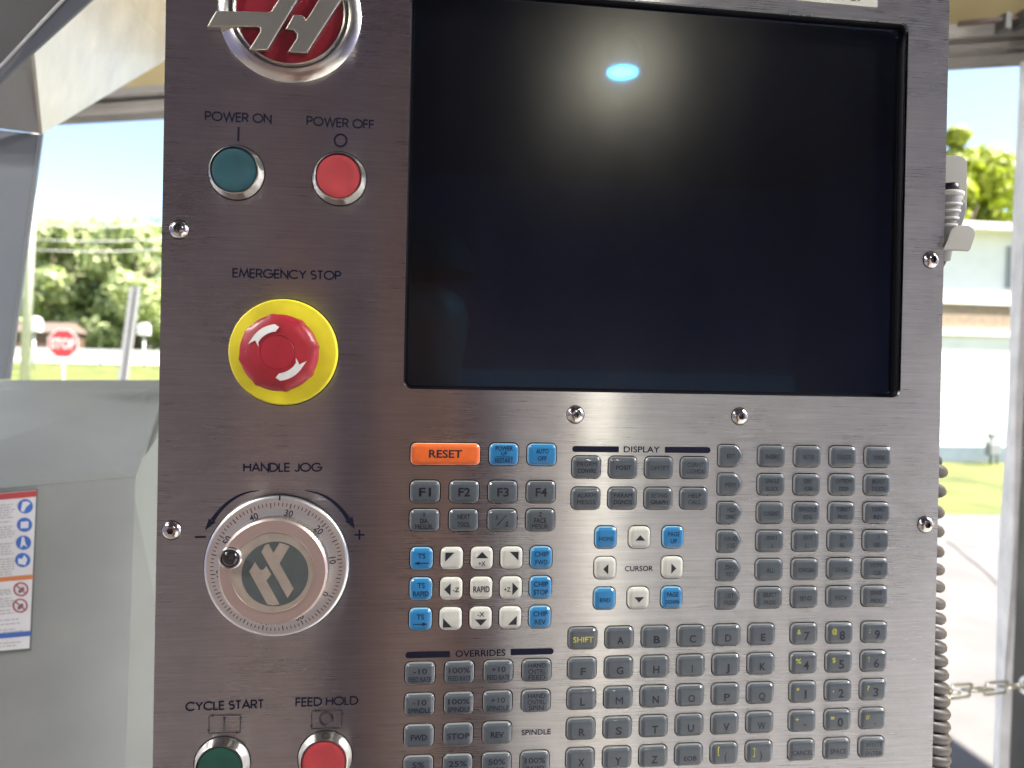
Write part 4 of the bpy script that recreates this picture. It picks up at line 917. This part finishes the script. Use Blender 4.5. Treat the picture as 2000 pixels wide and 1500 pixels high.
def hup(name, prof, m_):      # turned about the vertical: (radius, z)
    vs, fs = [], []; S = 40; n = len(prof)
    for i in range(S):
        a = 2 * math.pi * i / S
        for r, z in prof: vs.append((CX + r * math.cos(a) - huloc.x + (z - zt) * SL, .014 + r * math.sin(a) - huloc.y, z - huloc.z))
    for i in range(S):
        k = (i + 1) % S
        for j in range(n - 1): fs.append((i * n + j, k * n + j, k * n + j + 1, i * n + j + 1))
    return mesh(name, vs, fs, hu, m_, True)
yz = lambda py: LP(1850, py, .014)[2]
zt = yz(375); CX = LP(1879, 375, .014)[0] - .0100; SL = .10
WHG = mat('pale_grey_plastic', (.55, .56, .52), .5, noise=(40, .05, 4)); GRG = mat('mid_grey_grip', (.22, .23, .23), .55)
hup('cap', [(0, yz(359)), (.0052, yz(359.5)), (.0062, yz(361)), (.0062, yz(372)), (.0058, yz(374))], BLACKP)
hup('collar', [(0, yz(374)), (.0082, yz(375)), (.0097, yz(378)), (.0100, yz(383)), (.0088, yz(386.5))], WHG)
prof = [(.0172, yz(386.6))]
yy = 387
grip = hup('grip', [(.0090, yz(387)), (.0093, yz(395)), (.0090, yz(420)), (.0082, yz(445)), (.0070, yz(478)), (.0058, yz(510)), (0, yz(512))], mat('grip_grey', (.30, .31, .31), .5))
for k, py in enumerate((403, 416.5, 430.5, 444)):
    r = .0093 - k * .0003; hup('grip_rib', [(r - .002, yz(py - 3.2)), (r + .0005, yz(py - 2.4)), (r + .0005, yz(py + 2.4)), (r - .002, yz(py + 3.2))], WHG)
def huq(name, pts, y, th, m_):
    o = prism(name, [(LP(a, b, y)[0] - huloc.x, LP(a, b, y)[2] - huloc.z) for a, b in pts], -y - th + huloc.y, -y + huloc.y, hu, m_, bev=.001); return o
huq('side_guard', [(1868, 393), (1880, 388), (1888, 394), (1890, 403), (1888, 412), (1881, 438), (1868, 444), (1858, 456), (1849, 488), (1846, 486), (1858, 448), (1866, 420), (1870, 402)], .006, .010, mat('slate_guard', (.20, .21, .21), .5))

cord = tag(empty('coiled_cord', PM @ Vector((.335, .045, -.05))), 'dark grey coiled cord hanging down beside the right edge of the pendant', 'cord')
cpts = []; lobes = [892, 913, 952, 993, 1029, 1068, 1102, 1135, 1168, 1196, 1224, 1251, 1277, 1303, 1329, 1354, 1378, 1402, 1425, 1446, 1466, 1486, 1506, 1526]
xr = [1850, 1848, 1845, 1841.5, 1841.5, 1841.5, 1842, 1843, 1844, 1845, 1846, 1847, 1849, 1850.5, 1852, 1853, 1854, 1854, 1854.5, 1855, 1855, 1855, 1854, 1854]
RC = .017; yc_ = .045; steps_ = 22; inv = Vector((.335, .045, -.05))
for k in range(len(lobes) - 1):
    for s in range(steps_):
        t = s / steps_; py = lobes[k] + (lobes[k + 1] - lobes[k]) * t; ex_ = xr[k] + (xr[k + 1] - xr[k]) * t
        X, Y_, Z = LP(ex_ - 18, py, yc_); a = 2 * math.pi * t
        cpts.append(Vector((X - RC + RC * math.cos(a) + .0, yc_ + RC * math.sin(a) * .95, Z - .0035 * math.cos(a))) - inv)
cord.rotation_euler = (-TILT, 0, 0)
tube('coil', cpts, .0042, cord, mat('cord_sheath', (.075, .067, .062), .45, noise=(60, .1, 3)), 10)
tube('cord_tail', [Vector((.315, .03, .03)) - inv, Vector((.322, .04, .0)) - inv, Vector((.328, .046, -.03)) - inv, cpts[0]], .0040, cord, MATS['cord_sheath'], 10)

# ---------------------------------------------------------------- chain across the door
A_, Z_ = W(1838, 1352, 1.02), W(1998, 1338, 1.34)
ch = tag(empty('chain', A_), 'steel link chain stretched from behind the pendant to the hook on the door track', 'chain')
STL = mat('galvanised_chain', (.36, .36, .30), .38, 1.0, noise=(80, .2, 4))
bnd = [(1818, 1853), (1850, 1862.0), (1856, 1896.5), (1890, 1929.5), (1923.5, 1967.0), (1960, 1998)]
def chain_pt(px): t = (px - 1838) / 160; return W(px, 1353 - (px - 1838) * .088 + .0, 1.02 + .32 * t)
def link_mesh(pa, pb, tilt):
    d = (pb - pa); L_ = d.length; u = d.normalized(); up = Vector((0, 0, 1)); v = (up - u * up.dot(u)).normalized(); w = u.cross(v)
    v2 = v * math.cos(tilt) + w * math.sin(tilt); c = (pa + pb) / 2; r = .0105; pts = []
    for i in range(9): a = rad(-90 + 180 * i / 8); pts.append(c + u * (L_ / 2 - r + r * math.cos(a)) + v2 * r * math.sin(a))
    for i in range(9): a = rad(90 + 180 * i / 8); pts.append(c + u * (-L_ / 2 + r + r * math.cos(a)) + v2 * r * math.sin(a))
    return pts
far_a, far_b = chain_pt(1852), W(360, 1500, 1.04) + Vector((0, 0, .03)); nn = int((far_b - far_a).length / .022); prev_ = far_a
for i in range(nn):
    t0_, t1_ = max(0, (i - .12)) / nn, (i + 1.12) / nn; sag = lambda t: Vector((0, 0, -.10 * 4 * t * (1 - t)))
    sub(tube('chain_link', link_mesh(far_a.lerp(far_b, t0_) + sag(t0_), far_a.lerp(far_b, t1_) + sag(t1_), .12 if i % 2 else 1.42), .0024, ch, STL, 6, True), ch)
for i, (p, q) in enumerate(bnd[1:]):
    sub(tube('chain_link', link_mesh(chain_pt(p), chain_pt(q), .12 if i % 2 == 1 else 1.42), .0024, ch, STL, 8, True), ch)
hp = W(2003, 1338, 1.345)
hk = tag(empty('hook', hp), 'pale steel ring hook holding the chain at the right edge', 'hook')
sub(tube('ring', [hp + Vector((.011 * math.cos(a), .0, .015 * math.sin(a))) for a in [2 * math.pi * i / 24 for i in range(24)]], .0038, hk, mat('white_zinc', (.6, .6, .6), .35, .6), 8, True), hk)
sub(tube('shank', [hp + Vector((.011, 0, 0)), hp + Vector((.05, .02, 0))], .004, hk, MATS['white_zinc'], 8), hk)

# ================================================================ OUTDOORS
# trees
LEAF = {}
def leaf_mat(name, col):
    m = mat(name, col, .55, noise=(.9, .3, 4)); N, L = nodes_of(m); b = N['Principled BSDF']; b.inputs['Subsurface Weight'].default_value = 0
    tr_ = N.new('ShaderNodeBsdfTranslucent'); tr_.inputs[0].default_value = (col[0] * 1.3, col[1] * 1.5, col[2], 1); mx = N.new('ShaderNodeMixShader'); mx.inputs[0].default_value = .3
    out = N['Material Output']; L.new(b.outputs[0], mx.inputs[1]); L.new(tr_.outputs[0], mx.inputs[2]); L.new(mx.outputs[0], out.inputs[0]); return m
def tree(x, y, H, R_, m_, label, seed, group, low=.25, n=2600, lf=.34, cone=0):
    rnd = random.Random(seed); z0 = ground_z(x, y); r = tag(empty('tree', (x, y, z0)), label, 'tree', group)
    bark = mat('bark', (.10, .075, .05), .9, noise=(6, .3, 5))
    tube('trunk', [(0, 0, -.1), (rnd.uniform(-.1, .1), 0, H * .3), (rnd.uniform(-.3, .3), 0, H * .6), (rnd.uniform(-.3, .3), 0, H * .85)], [H * .028, H * .022, H * .014, H * .005], r, bark, 8)
    for k in range(5):
        a = rnd.uniform(0, 6.28); zz = H * rnd.uniform(.3, .6)
        tube('limb', [(0, 0, zz), (math.cos(a) * R_ * .35, math.sin(a) * R_ * .35, zz + H * .12), (math.cos(a) * R_ * .7, math.sin(a) * R_ * .7, zz + H * .2)], [H * .012, H * .008, H * .003], r, bark, 6)
    blobs = []
    for k in range(44 if cone else 26):
        t = rnd.random(); zz = H * (low + (1 - low) * t); prof = (1 - t) if cone else math.sin(math.pi * min(1, .18 + .80 * t)) ** .7
        a = rnd.uniform(0, 6.28); q = R_ * prof * rnd.uniform(.35, .85); blobs.append((q * math.cos(a), q * math.sin(a), min(zz, H * .93), R_ * rnd.uniform(.20, .36) * (.85 if cone else 1)))
    vs, fs = [], []
    for i in range(n):
        bx_, by_, bz_, br_ = blobs[i % len(blobs)]
        d = Vector((rnd.gauss(0, 1), rnd.gauss(0, 1), rnd.gauss(0, 1))).normalized() * br_ * rnd.uniform(.55, 1.05)
        c = Vector((bx_, by_, bz_)) + Vector((d.x, d.y, d.z * .75)); nrm = (d.normalized() + Vector((rnd.uniform(-.7, .7), rnd.uniform(-.7, .7), rnd.uniform(-.3, .9)))).normalized()
        u = nrm.orthogonal().normalized(); w = nrm.cross(u); s = lf * rnd.uniform(.5, 1.1); an = rnd.uniform(0, 6.28); u2 = u * math.cos(an) + w * math.sin(an); w2 = nrm.cross(u2)
        o = len(vs); vs += [c - u2 * s, c - w2 * s * .55, c + u2 * s, c + w2 * s * .55]; fs.append((o, o + 1, o + 2, o + 3))
    mesh('crown', vs, fs, r, m_)
LA = leaf_mat('leaves_mid', (.32, .36, .17)); LB = leaf_mat('leaves_dark', (.22, .28, .14)); LC = leaf_mat('leaves_yellow', (.26, .29, .025))
tg = 'trees beyond the street'
for k, (px, top, Y_, R_, m_, lb) in enumerate([
    (40, 470, 62, 5.0, LB, 'dark green tree beyond the street, mostly behind the grey machine column'), (105, 434, 58, 4.6, LA, 'mid green round tree beyond the street above the stop sign'),
    (165, 470, 66, 4.2, LB, 'darker tree in the gap behind the stop sign'), (212, 428, 60, 4.8, LA, 'tall mid green tree in the middle of the left view'),
    (268, 440, 57, 4.4, LA, 'mid green tree behind the leaning post'), (325, 445, 63, 5.0, LB, 'tree partly hidden by the left edge of the pendant'), (-60, 440, 64, 5.0, LA, 'tree hidden behind the grey machine')]):
    p = W(px, top, Y_); gz = ground_z(p.x, Y_)
    if px > 0: tree(p.x, Y_, p.z - gz, R_ * 1.15, m_, lb, 11 + k, tg, low=.06, n=5200, lf=.36)
p = W(1868, 222, 16.5); tree(p.x, 16.5, p.z - ground_z(p.x, 16.5), 1.25, LC, 'slim yellow green tree top beside the edge of the pendant', 31, 'yellow green trees behind the pale building', low=.15, n=4200, lf=.15, cone=1)
p = W(1902, 292, 17.5); tree(p.x, 17.5, p.z - ground_z(p.x, 17.5), 2.0, LC, 'wide yellow green tree rising behind the pale building', 32, 'yellow green trees behind the pale building', low=.2, n=5200, lf=.17)
p = W(1962, 325, 18.5); tree(p.x, 18.5, p.z - ground_z(p.x, 18.5), 1.7, LC, 'yellow green tree next to the white door jamb', 33, 'yellow green trees behind the pale building', low=.2, n=4200, lf=.17)

# pale building on the right
YBd = 12.6
bl = W(1700, 920, YBd); brt = W(2100, 920, YBd); b0 = tag(empty('building', (bl.x, YBd, ground_z(bl.x, YBd))), 'pale building with tan band across its wall, seen right of the pendant', 'building')
WHT = mat('white_siding', (.78, .77, .74), .7, noise=(3, .04, 5)); TAN = mat('tan_brick_band', (.27, .20, .14), .8, noise=(12, .2, 6)); BLF = mat('blue_grey_foundation', (.16, .20, .23), .8, noise=(5, .1, 5))
def bz(py): return W(1900, py, YBd).z
def bb(name, z0, z1, proud, m_, dx=0):
    return sub(mesh(name, *box_data(bl.x - .0 + dx, brt.x, YBd - proud, YBd + 4, z0, z1), b0, m_), b0)
def bbox_band(name, z0, z1, proud, m_): return sub(mesh(name, *box_data(bl.x, brt.x, YBd - proud, YBd - .001, z0, z1), b0, m_), b0)
sub(mesh('wall', *box_data(bl.x, brt.x, YBd, YBd + 3, -.05, bz(452)), b0, WHT), b0)
bbox_band('foundation', -.05, bz(872), .03, BLF)
bbox_band('tan_band', bz(643), bz(595), .02, TAN); bbox_band('ledge', bz(655), bz(643.5), .09, WHT); bbox_band('upper_ledge', bz(594.5), bz(568), .07, WHT)
sub(mesh('fascia', *box_data(bl.x - .1, brt.x + .1, YBd - .35, YBd + 3.3, bz(453), bz(440)), b0, WHT), b0)
for k in range(14):
    z = bz(860) + (bz(660) - bz(860)) * k / 14; bbox_band('siding_board', z, z + (bz(660) - bz(860)) / 14 * .93, .012, WHT)
fz_ = W(1975, 500, YBd); fr_ = bbox_band('window_frame', 0, 1, 0, WHT); bpy.data.objects.remove(fr_)
x0_, x1_ = W(1966, 500, YBd).x, W(2060, 500, YBd).x
wf = sub(mesh('window', *box_data(x0_, x1_, YBd - .05, YBd - .001, bz(560), bz(478)), b0, mat('grey_trim', (.26, .27, .29), .6)), b0)
sub(mesh('pane', *box_data(x0_ + .07, x1_ - .07, YBd - .056, YBd - .051, bz(553), bz(486)), wf, mat('window_glass', (.25, .30, .36), .08, coat=.5)), b0)
mx_ = W(1937, 900, YBd - .3); gm = tag(empty('utility_meter', (mx_.x, mx_.y, ground_z(mx_.x, mx_.y))), 'grey utility meter and pipes standing against the pale building', 'meter')
MG = mat('meter_grey', (.22, .23, .24), .5)
tube('pipe', [(-.02, 0, 0), (-.02, 0, .55)], .025, gm, MG, 8); tube('pipe', [(.10, 0, 0), (.10, 0, .35), (.02, 0, .38)], .02, gm, MG, 8); 
o_ = mesh('meter_box', *box_data(-.10, .12, -.08, .06, .16, .38), gm, MG); bevel(o_, .02); lathe_ = mesh('meter_cap', *box_data(-.08, .04, -.06, .04, .45, .56), gm, MG); bevel(lathe_, .02)
# crack in the pavement: a real narrow groove strip of tar
c0 = [W(1850, 1058, 0), ]
tarp = []
def ground_hit(px, py, z=-.035):
    d = Rt @ ray(px, py); k = (z - EYE) / d.z; return Vector((d.x * k, d.y * k, z))
cr = [(1848, 1055), (1862, 1062), (1885, 1082), (1910, 1100), (1935, 1122), (1960, 1148)]
vs = []
for i, (a, b) in enumerate(cr): vs += [ground_hit(a, b), ground_hit(a + 2, b + 4 + i)]
tag(mesh('tar_seam', vs, [(2 * i, 2 * i + 1, 2 * i + 3, 2 * i + 2) for i in range(len(cr) - 1)], None, mat('tar', (.072, .066, .063), .8)), kind='structure')

# street furniture on the left
def gpt(px, Y_): p = W(px, 700, Y_); return Vector((p.x, Y_, ground_z(p.x, Y_)))
s = W(123, 671, 21); sg = gpt(123, 21); st = tag(empty('stop_sign', sg), 'red octagonal stop sign on a thin pale post beyond the grass', 'sign')
hz_ = s.z - sg.z; RD = mat('stop_sign_red', (.55, .03, .04), .45); SW = mat('reflective_white', (.50, .50, .50), .45)
dx_ = s.x - sg.x
tube('post', [(0, .03, 0), (dx_, .03, hz_ + .3)], .03, st, mat('pale_post', (.6, .6, .58), .6), 8)
def octa(r): return [(dx_ + r * math.cos(rad(22.5 + 45 * i)), hz_ + r * math.sin(rad(22.5 + 45 * i))) for i in range(8)]
prism('border', octa(.40), -.012, 0, st, SW); prism('face', octa(.365), .001, .004, st, RD)
g = Geo(); g.add(*text_box('STOP', dx_, hz_, .60, .27, -.008, bold=.035)); g.build('lettering', st, SW)
def post_sign(px, py, Y_, lab, r=.17):
    q = W(px, py, Y_); gq = gpt(px, Y_); e_ = tag(empty('mailbox', gq), lab, 'mailbox', 'white mailboxes on posts along the street'); h_ = q.z - gq.z
    tube('post', [(0, 0, 0), (0, 0, h_ - r)], .05, e_, MATS['pale_post'], 8)
    vs_, fs_ = [], []; prof_ = [(-.22, .0), (-.22, .1)]
    S = 12; ring = [(-r, -r), (r, -r)] + [(r * math.cos(math.pi * i / S), r * .6 + r * math.sin(math.pi * i / S)) for i in range(S + 1)]
    n_ = len(ring); vs_ = [(x, -.25, h_ + z) for x, z in ring] + [(x, .25, h_ + z) for x, z in ring]; fs_ = [tuple(range(n_)), tuple(range(2 * n_ - 1, n_ - 1, -1))] + [(i, (i + 1) % n_, n_ + (i + 1) % n_, n_ + i) for i in range(n_)]
    mesh('box', vs_, fs_, e_, SW)
post_sign(66, 636, 36, 'white mailbox on a post beside the pale utility pole', .26); post_sign(281, 645, 38, 'white mailbox on a post at the left edge of the pendant', .22)
# pole and wires
q = W(62, 400, 30); gq = gpt(48, 30); up = tag(empty('utility_pole', gq), 'pale slightly leaning utility pole beside the grey machine column', 'pole')
tube('shaft', [(0, 0, 0), (W(66, 300, 30) - gq), (W(72, 100, 30) - gq)], [.17, .15, .13], up, mat('pale_wood', (.62, .60, .56), .8, noise=(8, .15, 5)), 10)
for py in (468, 488, 440):
    a, b, c_ = W(62, py, 30), W(400, py - 4, 34), W(230, py + 3, 32)
    w_ = tag(tube('overhead_wire', [a, (a + c_) / 2 + Vector((0, 0, -.03)), c_, (c_ + b) / 2, b], .022, None, mat('wire_grey', (.35, .35, .33), .6), 6), {468: 'upper of the two thick overhead wires crossing the tree tops', 488: 'lower of the two thick overhead wires crossing the trees', 440: 'topmost thin overhead wire against the sky'}[py], 'wire')
a, b = W(262, 560, 8), W(236, 742, 8); lp_ = tag(empty('leaning_post', gpt(230, 8)), 'pale leaning channel post with a grey side standing in the left view', 'post')
A2, B2 = W(263, 560, 8), W(218, 900, 8)
B2 = A2 + (B2 - A2) * ((A2.z - .0) / max(.1, (A2.z - B2.z)))
def strip(nm, off, w, m_, yo):
    d = Vector((w, 0, 0)); o = Vector((off, yo, 0)); v = [A2 + o - d, A2 + o + d, B2 + o + d, B2 + o - d]; th = Vector((0, .03, 0)); vs = v + [x + th for x in v]
    return sub(mesh(nm, vs, [(0, 1, 2, 3), (7, 6, 5, 4), (0, 4, 5, 1), (1, 5, 6, 2), (2, 6, 7, 3), (3, 7, 4, 0)], lp_, m_), lp_)
PG = mat('galvanised_pale', (.30, .30, .30), .6)
strip('channel_flange', -.030, .016, PG, 0); strip('channel_flange', .032, .014, PG, 0); strip('channel_web', 0, .0135, mat('web_grey', (.13, .135, .15), .6), .012)
# guard rail along the street
gr0 = gpt(150, 39); gr = tag(empty('guard_rail', gr0), 'long low white guard rail along the far street', 'guard rail')
for k in range(12):
    X = gr0.x - 14 + k * 3.0; sub(mesh('rail_post', *box_data(X - .06, X + .06, 39.05, 39.15, ground_z(X, 39) - .1, ground_z(X, 39) + .68), gr, MATS['pale_post']), gr)
sub(mesh('rail', *box_data(gr0.x - 16, gr0.x + 22, 38.95, 39.04, ground_z(0, 39) + .35, ground_z(0, 39) + .80), gr, SW), gr)
# parked car far behind the sign
cq = gpt(188, 58); car = tag(empty('parked_car', cq), 'blue grey car parked under the trees just right of the stop sign', 'car')
CB = mat('blue_grey_paint', (.10, .13, .19), .4, coat=.3)
vs = [(-2.1, 0, .35), (-2.1, 0, .8), (-1.2, 0, .95), (-.6, 0, 1.42), (.9, 0, 1.42), (1.6, 0, .98), (2.1, 0, .9), (2.1, 0, .35)]
n = len(vs); mesh('body', [(x, -.85, z) for x, _, z in vs] + [(x, .85, z) for x, _, z in vs], [tuple(range(n)), tuple(range(2 * n - 1, n - 1, -1))] + [(i, (i + 1) % n, n + (i + 1) % n, n + i) for i in range(n)], car, CB)
mesh('window', [(-.95, -.86, .98), (-.55, -.86, 1.34), (.85, -.86, 1.34), (1.35, -.86, .98), (-.95, -.855, .98), (-.55, -.855, 1.34), (.85, -.855, 1.34), (1.35, -.855, .98)], [(0, 3, 2, 1), (0, 1, 5, 4), (1, 2, 6, 5), (2, 3, 7, 6), (3, 0, 4, 7)], car, BLACKG)
for X in (-1.35, 1.35):
    o_ = mesh('wheel', [(X + .33 * math.cos(2 * math.pi * i / 16), yy_, .33 + .33 * math.sin(2 * math.pi * i / 16)) for yy_ in (-.90, -.70) for i in range(16)], [tuple(range(15, -1, -1)), tuple(range(16, 32))] + [(i, (i + 1) % 16, 16 + (i + 1) % 16, 16 + i) for i in range(16)], car, BLACKP)
sh_ = gpt(88, 52); hd = tag(empty('shed', sh_), 'low brown shed behind the mailbox at the tree line', 'shed')
mesh('wall', *box_data(-1.8, 1.8, -.6, 1.5, 0, 1.3), hd, mat('brown_boards', (.11, .065, .045), .8)); mesh('roof', [(-2, -.8, 1.25), (2, -.8, 1.25), (2, 1.7, 1.25), (-2, 1.7, 1.25), (-1.6, .45, 1.9), (1.6, .45, 1.9)], [(0, 1, 5, 4), (2, 3, 4, 5), (1, 2, 5), (3, 0, 4), (0, 3, 2, 1)], hd, mat('shed_roof', (.12, .085, .07), .8))
